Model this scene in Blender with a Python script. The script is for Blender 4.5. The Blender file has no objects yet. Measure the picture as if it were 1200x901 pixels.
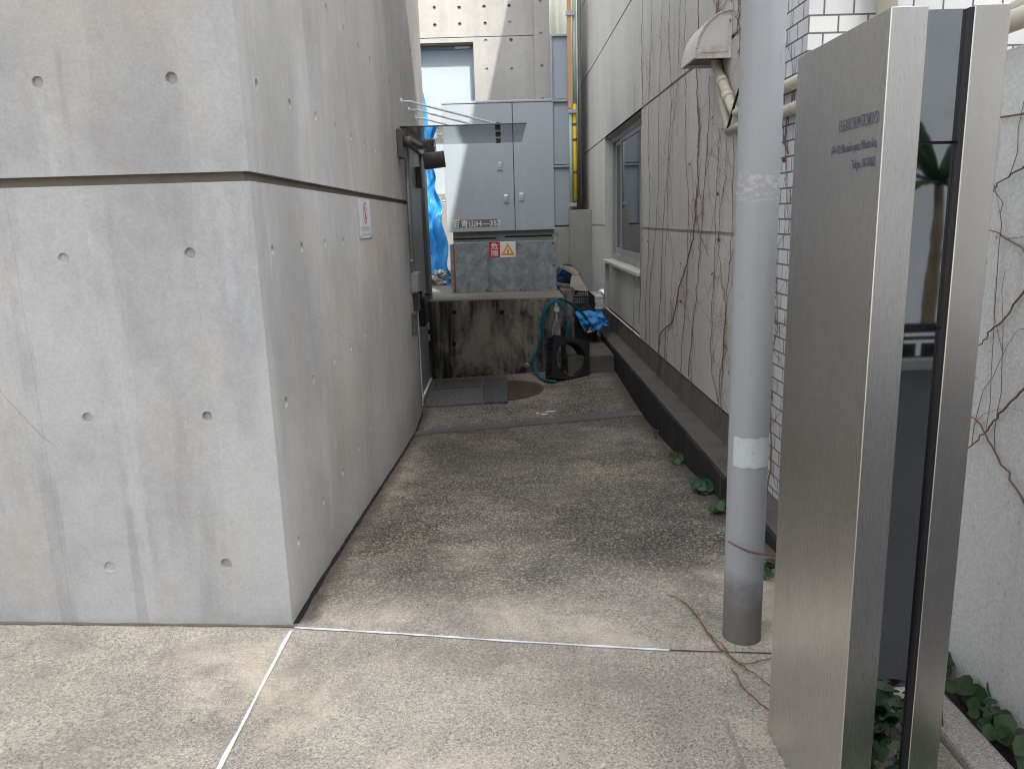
import bpy, bmesh, math, random
from mathutils import Vector, Matrix, noise as mnoise
R_ = random.Random(11)
sc = bpy.context.scene
COL = sc.collection
rad = math.radians

# ------------------------------------------------------------------ camera
F, CAMH = 910.3, 1.559                       # focal length in pixels of a 1200 px wide frame, eye height
def cam_axes(yaw, pitch, roll):
    cy, sy, cp, sp = math.cos(yaw), math.sin(yaw), math.cos(pitch), math.sin(pitch)
    fwd = Vector((sy*cp, cy*cp, -sp)); right = Vector((cy, -sy, 0)); up = right.cross(fwd)
    c, s = math.cos(roll), math.sin(roll)
    return right*c + up*s, -right*s + up*c, -fwd
AX = cam_axes(5.513e-3, .21016, -.029593)
EYE = Vector((0, 0, CAMH))
def ray(px, py): return AX[0]*(px-600) + AX[1]*(450.5-py) - AX[2]*F
# survey helpers: where a sight line through the photograph meets a real plane x=, y= or z=
def at_x(px, py, X): d = ray(px, py); return EYE + d*(X/d.x)
def at_y(px, py, Y): d = ray(px, py); return EYE + d*(Y/d.y)
def at_z(px, py, Z): d = ray(px, py); return EYE + d*((Z-CAMH)/d.z)
cam = bpy.data.cameras.new('camera'); co = bpy.data.objects.new('camera', cam); COL.objects.link(co)
m = Matrix((AX[0], AX[1], AX[2])).transposed().to_4x4(); m.translation = EYE
co.matrix_world = m
cam.sensor_fit = 'HORIZONTAL'; cam.sensor_width = 36; cam.lens = F/1200*36
cam.clip_start = .05; cam.clip_end = 500
sc.camera = co

# ------------------------------------------------------------------ light
SUN = Vector((.25, -.70, 1.0)).normalized()
w = bpy.data.worlds.new('World'); sc.world = w; w.use_nodes = True
nt = w.node_tree; bg = nt.nodes['Background']
sky = nt.nodes.new('ShaderNodeTexSky'); sky.sky_type = 'NISHITA'; sky.sun_disc = False
sky.sun_elevation = math.asin(SUN.z); sky.sun_rotation = math.atan2(SUN.x, SUN.y)
sky.air_density = 1.0; sky.dust_density = 5.0; sky.ozone_density = .6
hs = nt.nodes.new('ShaderNodeHueSaturation'); hs.inputs['Saturation'].default_value = .27
nt.links.new(sky.outputs[0], hs.inputs['Color']); nt.links.new(hs.outputs[0], bg.inputs[0])
bg.inputs[1].default_value = .15
sl = bpy.data.lights.new('sun', 'SUN'); sl.energy = 2.0; sl.angle = rad(.5); sl.color = (1, .95, .87)
so = bpy.data.objects.new('sun', sl); COL.objects.link(so)
so.rotation_euler = (-SUN).to_track_quat('-Z', 'Y').to_euler(); so.location = (3, -8, 20)
vs = sc.view_settings; vs.view_transform = 'Standard'; vs.look = 'None'; vs.gamma = 1; vs.exposure = 1.78
sc.cycles.use_denoising = True; sc.cycles.pixel_filter_type = 'BLACKMAN_HARRIS'; sc.cycles.filter_width = 1.1
sc.cycles.max_bounces = 10; sc.cycles.diffuse_bounces = 5; sc.cycles.glossy_bounces = 5; sc.cycles.transparent_max_bounces = 12

# ------------------------------------------------------------------ materials
class NM:
    """small wrapper: one node material"""
    def __init__(s, name, rough=.8, metal=0., spec=.3):
        s.m = bpy.data.materials.new(name); s.m.use_nodes = True; s.t = s.m.node_tree
        s.b = s.t.nodes['Principled BSDF']
        s.b.inputs['Roughness'].default_value = rough; s.b.inputs['Metallic'].default_value = metal
        s.b.inputs['Specular IOR Level'].default_value = spec
        s.geo = s.t.nodes.new('ShaderNodeNewGeometry'); s.pos = s.geo.outputs['Position']; s.nrm = None
    def n(s, k): return s.t.nodes.new(k)
    def put(s, a, inp):
        if isinstance(a, bpy.types.NodeSocket): s.t.links.new(a, inp)
        elif isinstance(a, (tuple, list)) and len(a) == 3 and inp.type == 'RGBA': inp.default_value = (*a, 1)
        else: inp.default_value = a
    def scale(s, v, sc3):
        q = s.n('ShaderNodeVectorMath'); q.operation = 'MULTIPLY'; s.put(v, q.inputs[0]); q.inputs[1].default_value = sc3; return q.outputs[0]
    def math(s, op, a, b=0., c=None, clamp=False):
        q = s.n('ShaderNodeMath'); q.operation = op; q.use_clamp = clamp; s.put(a, q.inputs[0]); s.put(b, q.inputs[1])
        if c is not None: s.put(c, q.inputs[2])
        return q.outputs[0]
    def noise(s, scale, stretch=(1, 1, 1), detail=4, rough=.55, dist=0., vec=None):
        q = s.n('ShaderNodeTexNoise'); s.put(s.scale(vec or s.pos, stretch), q.inputs['Vector'])
        q.inputs['Scale'].default_value = scale; q.inputs['Detail'].default_value = detail
        q.inputs['Roughness'].default_value = rough; q.inputs['Distortion'].default_value = dist
        return q.outputs[0]
    def vor(s, scale, stretch=(1, 1, 1), feature='F1', out='Distance', vec=None, rnd=1.):
        q = s.n('ShaderNodeTexVoronoi'); q.feature = feature; s.put(s.scale(vec or s.pos, stretch), q.inputs['Vector'])
        q.inputs['Scale'].default_value = scale; q.inputs['Randomness'].default_value = rnd
        return q.outputs[out]
    def rng(s, v, a, b, c=0., d=1., smooth=False):
        q = s.n('ShaderNodeMapRange'); q.clamp = True; q.interpolation_type = 'SMOOTHSTEP' if smooth else 'LINEAR'
        s.put(v, q.inputs[0])
        for i, x in enumerate((a, b, c, d)): s.put(x, q.inputs[1+i])
        return q.outputs[0]
    def mix(s, a, b, f, mode='MIX'):
        q = s.n('ShaderNodeMix'); q.data_type = 'RGBA'; q.blend_type = mode
        s.put(f, q.inputs[0]); s.put(a, q.inputs[6]); s.put(b, q.inputs[7]); return q.outputs[2]
    def mul(s, col, v):
        q = s.n('ShaderNodeVectorMath'); q.operation = 'SCALE'; s.put(col, q.inputs[0]) if isinstance(col, bpy.types.NodeSocket) else setattr(q.inputs[0], 'default_value', col)
        s.put(v, q.inputs[3]); return q.outputs[0]
    def ramp(s, v, stops):
        q = s.n('ShaderNodeValToRGB'); s.put(v, q.inputs[0]); e = q.color_ramp.elements
        while len(e) < len(stops): e.new(.5)
        for i, (p, c) in enumerate(stops): e[i].position = p; e[i].color = (*c, 1)
        return q.outputs[0]
    def xyz(s):
        q = s.n('ShaderNodeSeparateXYZ'); s.t.links.new(s.pos, q.inputs[0]); return q.outputs
    def bump(s, h, strength, dist=.01):
        q = s.n('ShaderNodeBump'); q.inputs['Strength'].default_value = strength; q.inputs['Distance'].default_value = dist
        s.put(h, q.inputs['Height'])
        if s.nrm: s.t.links.new(s.nrm, q.inputs['Normal'])
        s.nrm = q.outputs[0]
    def done(s, col, rough=None):
        s.put(col, s.b.inputs['Base Color'])
        if rough is not None: s.put(rough, s.b.inputs['Roughness'])
        if s.nrm: s.t.links.new(s.nrm, s.b.inputs['Normal'])
        return s.m

def surf(name, col, var=(), stains=(), bumps=(), rough=.8, metal=0., spec=.3, rvar=0.):
    """var: (scale, stretch, amount); stains: (colour, scale, stretch, lo, hi, strength); bumps: (scale, stretch, strength, dist)"""
    q = NM(name, rough, metal, spec); c = col
    for s_, st, a in var:
        c = q.mul(c, q.rng(q.noise(s_, st), .25, .75, 1-a, 1+a))
    for cc, s_, st, lo, hi, k in stains:
        c = q.mix(c, cc, q.rng(q.noise(s_, st, 6, .62), lo, hi, 0, k))
    for s_, st, k, d in bumps:
        q.bump(q.noise(s_, st, 5), k, d)
    r = q.rng(q.noise(7.3, (1, 1, 1)), .3, .7, rough-rvar, min(1, rough+rvar)) if rvar else None
    return q.done(c, r)
I3 = (1, 1, 1)

# smooth form-finished concrete: panel tone steps, vertical washes, pin holes
def formwork(name, base, dark, light, u_axis, seam=.9, seed=0., wash=.22, runs=.3):
    q = NM(name, .75, 0, .22)
    X = q.xyz(); u = X[u_axis]; wp = q.warp(.10, 2.5)
    def steps(width, off):
        uu = q.math('ADD', q.math('MULTIPLY', q.math('ADD', u, 50.03+off), 1/width), q.math('MULTIPLY', q.noise(1.3, (1, 1, 1.2), 3), .35))
        cv = q.n('ShaderNodeCombineXYZ'); q.put(q.math('FLOOR', uu), cv.inputs[0]); cv.inputs[2].default_value = seed+off
        wn = q.n('ShaderNodeTexWhiteNoise'); q.t.links.new(cv.outputs[0], wn.inputs[0]); return wn.outputs[0]
    # cloudy hydration marks
    c1 = q.noise(.95, (1, 1, .8), 6, .62, .25, vec=wp)
    c = q.mix(dark, light, q.rng(c1, .30, .70, 0, 1, True)); c = q.mix(c, base, .42)
    # cool and sandy patches
    c = q.mix(c, tuple(v*k for v, k in zip(base, (1.10, .97, .80))), q.rng(q.noise(1.5, (1, 1, .7), 5, .6, .3), .52, .72, 0, .55))
    c = q.mix(c, tuple(v*k for v, k in zip(base, (.80, .85, .93))), q.rng(q.noise(1.9, (1, 1, .45), 6, .66, .4), .55, .70, 0, .6))
    # pale lime bloom and darker washes running down
    c = q.mix(c, light, q.rng(q.noise(3.6, (1, 1, .22), 6, .68, .3), .56, .68, 0, .55))
    c = q.mix(c, dark, q.rng(q.noise(4.6, (1, 1, .14), 6, .66, .2), .55, .70, 0, wash*2))
    c = q.mul(c, q.rng(steps(.31, 0.), 0, 1, .955, 1.045)); c = q.mul(c, q.rng(steps(.9, 7.), 0, 1, .96, 1.04))
    # thin run marks
    run = q.math('MULTIPLY', q.rng(q.noise(7., (1, 1, .018), 2, .4), .625, .645, 0, runs), q.rng(q.noise(2.2, I3, 3), .42, .56))
    c = q.mix(c, tuple(v*.72 for v in base), run)
    # board seams
    fr = q.math('FRACT', q.math('MULTIPLY', q.math('ADD', u, 50.03+seed), 1/seam))
    c = q.mul(c, q.rng(q.math('LESS_THAN', fr, .0035), 0, 1, 1, .84))
    # mottling, sand grain
    c = q.mul(c, q.rng(q.noise(13, I3, 6, .7), .3, .7, .945, 1.055))
    c = q.mul(c, q.rng(q.noise(110, I3, 4, .75), .3, .7, .90, 1.10))
    # dark pin holes
    pin = q.vor(13, I3); pc = q.n('ShaderNodeTexVoronoi'); q.t.links.new(q.scale(q.pos, I3), pc.inputs[0]); pc.inputs['Scale'].default_value = 13
    sel = q.math('GREATER_THAN', q.math('MULTIPLY', pc.outputs['Color'], 1.), .68)
    pm = q.math('MULTIPLY', q.rng(pin, .035, .06, 1, 0), sel)
    c = q.mul(c, q.rng(pm, 0, 1, 1, .5))
    # a few hairline cracks
    ed = q.vor(.55, (1, 1, 1.3), 'DISTANCE_TO_EDGE', vec=q.warp(.12, 4.))
    ck = q.math('MULTIPLY', q.rng(ed, .0006, .0018, 1, 0), q.math('MULTIPLY', q.rng(X[2], .72, .8), q.rng(X[2], 1.2, 1.12)))
    c = q.mul(c, q.rng(ck, 0, 1, 1, .74))
    # grime at the foot
    foot = q.rng(q.math('ADD', X[2], q.math('MULTIPLY', q.noise(5, I3, 4), .22)), -.1, .20, .5, 0)
    c = q.mix(c, tuple(v*.62 for v in base), foot)
    q.bump(q.noise(45, I3, 6, .65), .25, .004)
    q.bump(q.noise(2.2, I3, 3), .15, .02)
    q.bump(q.math('MULTIPLY', pm, -1.), .6, .004)
    return q.done(c)
def _warp(s, amt, scale):
    t = s.n('ShaderNodeTexNoise'); s.t.links.new(s.pos, t.inputs['Vector']); t.inputs['Scale'].default_value = scale; t.inputs['Detail'].default_value = 5
    a = s.n('ShaderNodeVectorMath'); a.operation = 'SCALE'; s.t.links.new(t.outputs['Color'], a.inputs[0]); a.inputs[3].default_value = amt
    b = s.n('ShaderNodeVectorMath'); b.operation = 'ADD'; s.t.links.new(s.pos, b.inputs[0]); s.t.links.new(a.outputs[0], b.inputs[1])
    return b.outputs[0]
NM.warp = _warp

def paving():
    q = NM('washed_concrete', .88, 0, .2)
    X = q.xyz(); x, y = X[0], X[1]
    def cells(scale):
        v = q.vor(scale, I3, out='Color'); sp = q.n('ShaderNodeSeparateColor'); q.t.links.new(v, sp.inputs[0]); return sp.outputs
    s1, s2 = cells(165), cells(420); d1 = q.vor(165, I3)
    stone = q.ramp(s1[0], [(0, (.06, .06, .066)), (.2, (.16, .157, .155)), (.45, (.39, .36, .315)), (.8, (.55, .50, .425)), (1, (.76, .70, .60))])
    cement = q.ramp(s2[1], [(0, (.27, .25, .215)), (.5, (.42, .385, .33)), (1, (.56, .515, .44))])
    c = q.mix(cement, stone, q.rng(d1, .48, .30, 0, .88))
    c = q.mul(c, q.rng(q.noise(.9, I3, 6, .62, .5), .34, .66, .76, 1.14, True))
    c = q.mul(c, q.rng(q.noise(80, I3, 3, .65), .36, .64, .80, 1.18))
    c = q.mul(c, q.rng(q.noise(7, I3, 6, .7), .3, .7, .80, 1.03))
    # pale areas put into the colour for patches of sunlight
    c = q.mix(c, (.66, .575, .445), q.rng(q.noise(1.3, (1, .8, 1), 6, .62, .4), .52, .64, 0, .6))
    # grey traffic film on the open forecourt
    c = q.mix(c, (.20, .192, .18), q.rng(q.noise(2.4, I3, 6, .68, .4), .53, .66, 0, .45))
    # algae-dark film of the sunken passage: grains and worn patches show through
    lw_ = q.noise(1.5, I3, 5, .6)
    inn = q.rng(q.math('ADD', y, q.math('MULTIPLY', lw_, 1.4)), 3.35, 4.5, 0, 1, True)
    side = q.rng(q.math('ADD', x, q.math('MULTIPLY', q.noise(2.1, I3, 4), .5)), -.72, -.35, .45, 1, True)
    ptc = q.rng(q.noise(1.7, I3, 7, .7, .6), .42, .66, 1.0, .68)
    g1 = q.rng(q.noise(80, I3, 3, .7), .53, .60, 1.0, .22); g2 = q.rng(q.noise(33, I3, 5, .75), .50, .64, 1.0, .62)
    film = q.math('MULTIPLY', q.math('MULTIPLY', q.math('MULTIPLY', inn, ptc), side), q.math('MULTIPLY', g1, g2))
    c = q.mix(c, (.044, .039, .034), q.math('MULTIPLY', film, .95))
    # post's faint shadow painted as a long band; a stain across the passage mouth
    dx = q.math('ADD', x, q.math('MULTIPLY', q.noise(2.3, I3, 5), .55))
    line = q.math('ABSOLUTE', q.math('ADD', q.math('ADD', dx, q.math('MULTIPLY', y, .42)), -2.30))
    shade_stain = q.math('MULTIPLY', q.rng(line, .02, .26, 1, 0, True), q.rng(y, 2.6, 3.4, 0, 1))
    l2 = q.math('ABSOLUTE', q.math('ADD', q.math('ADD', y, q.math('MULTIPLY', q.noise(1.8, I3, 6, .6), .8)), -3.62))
    shade_stain = q.math('MAXIMUM', shade_stain, q.math('MULTIPLY', q.rng(l2, .02, .34, .8, 0, True), q.rng(x, .9, .2)))
    c = q.mix(c, (.055, .05, .045), q.math('MULTIPLY', q.math('MULTIPLY', shade_stain, q.math('MULTIPLY', g1, g2)), .42))
    # yellow lichen, lime spots, dark gum spots
    c = q.mix(c, (.36, .25, .09), q.rng(q.noise(2.1, I3, 4, .6, .2), .70, .80, 0, .35))
    c = q.mix(c, (.6, .57, .5), q.rng(q.noise(6.5, I3, 5, .7), .67, .72, 0, .45))
    gm = q.vor(2.6, I3); c = q.mul(c, q.rng(gm, .028, .036, .55, 1))
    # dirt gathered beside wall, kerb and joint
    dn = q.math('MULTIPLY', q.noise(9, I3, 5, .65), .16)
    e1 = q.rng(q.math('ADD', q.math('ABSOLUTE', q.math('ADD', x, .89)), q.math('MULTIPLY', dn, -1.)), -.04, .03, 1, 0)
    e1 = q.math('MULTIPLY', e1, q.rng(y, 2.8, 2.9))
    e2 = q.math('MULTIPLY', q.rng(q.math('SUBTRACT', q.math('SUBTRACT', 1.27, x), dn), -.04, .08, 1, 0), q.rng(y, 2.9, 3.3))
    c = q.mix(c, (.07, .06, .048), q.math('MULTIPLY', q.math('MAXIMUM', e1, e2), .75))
    q.bump(d1, .4, .004); q.bump(q.noise(260, I3, 3), .3, .002); q.bump(q.noise(3, I3, 3), .2, .02)
    return q.done(c)

def tiles(name):
    q = NM(name, .35, 0, .45)
    X = q.xyz(); g = q.n('ShaderNodeSeparateXYZ'); q.t.links.new(q.geo.outputs['True Normal'], g.inputs[0])
    u = q.math('SUBTRACT', X[0], X[1])          # runs on round the corner
    cv = q.n('ShaderNodeCombineXYZ'); q.put(q.math('ADD', u, 10.002), cv.inputs[0]); q.put(q.math('ADD', X[2], 10.004), cv.inputs[1])
    b = q.n('ShaderNodeTexBrick'); q.t.links.new(cv.outputs[0], b.inputs[0]); b.offset = .5
    for k, v in dict(Scale=1., **{'Mortar Size': .0045, 'Mortar Smooth': .06, 'Bias': 0., 'Brick Width': .138, 'Row Height': .0768}).items(): b.inputs[k].default_value = v
    b.inputs['Color1'].default_value = (.60, .61, .61, 1); b.inputs['Color2'].default_value = (.52, .53, .54, 1); b.inputs['Mortar'].default_value = (.125, .12, .12, 1)
    c = q.mul(b.outputs['Color'], q.rng(q.noise(3, (1, 1, .4), 5), .3, .7, .86, 1.08))
    c = q.mix(c, (.18, .16, .14), q.rng(q.noise(6, (1, 1, .25), 6, .65), .6, .78, 0, .45))
    q.bump(b.outputs['Fac'], -.6, .004); q.bump(q.noise(30, I3, 3), .08, .003)
    return q.done(c, q.rng(b.outputs['Fac'], 0, 1, .3, .9))

def stucco(name, base, dark, bump=.5):
    q = NM(name, .9, 0, .2)
    c = q.mul(base, q.rng(q.noise(1.3, (1, 1, .4), 5), .3, .7, .90, 1.08))
    c = q.mul(c, q.rng(q.noise(90, I3, 4, .7), .3, .7, .84, 1.13))
    c = q.mix(c, dark, q.rng(q.noise(11, (1, 1, .045), 5, .6), .57, .76, 0, .42))
    sp = q.vor(34, (1, 1, .55)); pc = q.n('ShaderNodeTexVoronoi'); q.t.links.new(q.scale(q.pos, (1, 1, .55)), pc.inputs[0]); pc.inputs['Scale'].default_value = 34
    spk = q.math('MULTIPLY', q.rng(sp, .08, .2, 1, 0), q.math('GREATER_THAN', q.math('MULTIPLY', pc.outputs['Color'], 1.), .70))
    spk = q.math('MULTIPLY', spk, q.rng(q.noise(2.2, I3, 4), .42, .62))
    c = q.mix(c, tuple(v*.55 for v in dark), q.math('MULTIPLY', spk, .7))
    q.bump(q.noise(75, I3, 5, .65), bump, .005); q.bump(q.noise(260, I3, 2), bump*.6, .002)
    return q.done(c)

def brushed(name, col, rough=.30, zdir=True):
    q = NM(name, rough, 1., .5)
    st = (1, 1, 90) if not zdir else (420, 420, 1.2)
    h = q.noise(9, st, 4, .6)
    c = q.mul(col, q.rng(h, .3, .7, .975, 1.025))
    c = q.mul(c, q.rng(q.noise(1.2, (1, 1, 1.), 4), .3, .7, .985, 1.015))
    c = q.mix(c, tuple(v*.72 for v in col), q.rng(q.noise(2.6, (3, 3, .5), 6, .68, .5), .58, .74, 0, .22))
    c = q.mix(c, tuple(v*.6 for v in col), q.math('MULTIPLY', q.rng(q.noise(9, (6, 6, .25), 2, .4), .70, .715, 0, .25), q.rng(q.noise(2, I3, 2), .5, .6)))
    q.bump(h, .03, .001); q.bump(q.noise(1.6, I3, 2), .05, .02)
    return q.done(c, q.rng(h, .3, .7, rough-.03, rough+.03))

def grimy_wall():
    q = NM('stained_old_concrete', .9, 0, .2)
    X = q.xyz()
    c = q.mul((.33, .305, .26), q.rng(q.noise(2.2, I3, 5), .3, .7, .85, 1.12))
    c = q.mul(c, q.rng(q.noise(60, I3, 4, .7), .3, .7, .82, 1.14))
    s1 = q.rng(q.noise(2.1, (1, 1, .5), 7, .68, .3), .38, .52, 0, 1)
    s2 = q.rng(q.noise(14, (1, 1, .07), 5, .6), .32, .56, .35, 1)
    c = q.mix(c, (.018, .017, .015), q.math('MULTIPLY', q.math('MULTIPLY', s1, s2), .97))
    c = q.mix(c, (.33, .31, .27), q.rng(q.noise(9, I3, 6, .7), .62, .7, 0, .4))
    q.bump(q.noise(40, I3, 5, .65), .35, .006)
    return q.done(c)

def galv():
    q = NM('galvanised_steel', .5, .55, .4)
    v = q.vor(26, (1, 1, .8), out='Color'); s = q.n('ShaderNodeSeparateColor'); q.t.links.new(v, s.inputs[0])
    c = q.mix((.23, .26, .28), (.38, .42, .45), q.rng(q.noise(7, I3, 6, .65), .35, .65))
    c = q.mul(c, q.rng(s.outputs[0], 0, 1, .88, 1.1))
    c = q.mix(c, (.12, .135, .145), q.rng(q.noise(3, (1, 1, .8), 6, .7), .52, .7, 0, .6))
    c = q.mix(c, (.5, .53, .54), q.rng(q.noise(12, I3, 6, .7), .6, .68, 0, .55))
    c = q.mix(c, (.16, .12, .06), q.rng(q.noise(3.1, (2, 2, .25), 5, .6), .62, .75, 0, .5))
    return q.done(c, .55)

def cabinet_paint():
    q = NM('blue_grey_enamel', .45, 0, .4)
    c = q.mul((.40, .455, .50), q.rng(q.noise(1.1, I3, 4), .3, .7, .95, 1.05))
    c = q.mix(c, (.46, .51, .545), q.rng(q.noise(4.5, (1, 1, .35), 6, .7, .6), .55, .66, 0, .55))
    c = q.mix(c, (.25, .28, .30), q.rng(q.noise(9, (1, 1, .06), 5, .6), .64, .8, 0, .4))
    return q.done(c, q.rng(q.noise(5, I3, 5), .3, .7, .38, .6))

def pole_mat():
    q = NM('galvanised_post', .55, .0, .35)
    X = q.xyz()
    c = q.mul((.285, .297, .315), q.rng(q.noise(8, (1, 1, .12), 5), .3, .7, .93, 1.06))
    scr = q.rng(q.noise(38, (1, 1, .28), 4, .6, .8), .70, .735, 0, .55)
    c = q.mix(c, (.55, .53, .52), q.math('MULTIPLY', scr, q.rng(q.noise(3, I3, 3), .45, .62)))
    c = q.mix(c, (.20, .19, .18), q.rng(q.noise(22, (1, 1, .6), 6, .7), .60, .7, 0, .35))
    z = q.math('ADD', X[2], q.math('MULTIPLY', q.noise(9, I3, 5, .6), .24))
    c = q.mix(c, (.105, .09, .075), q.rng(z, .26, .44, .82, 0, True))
    # torn sticker residue high up
    rs = q.math('MULTIPLY', q.rng(q.noise(30, (1, 1, 2.2), 5, .7), .5, .56), q.math('MULTIPLY', q.rng(X[2], 1.585, 1.6), q.rng(X[2], 1.69, 1.675)))
    c = q.mix(c, (.62, .56, .55), q.math('MULTIPLY', rs, .35))
    q.bump(q.noise(60, I3, 4), .08, .002)
    return q.done(c, .5)

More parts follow.
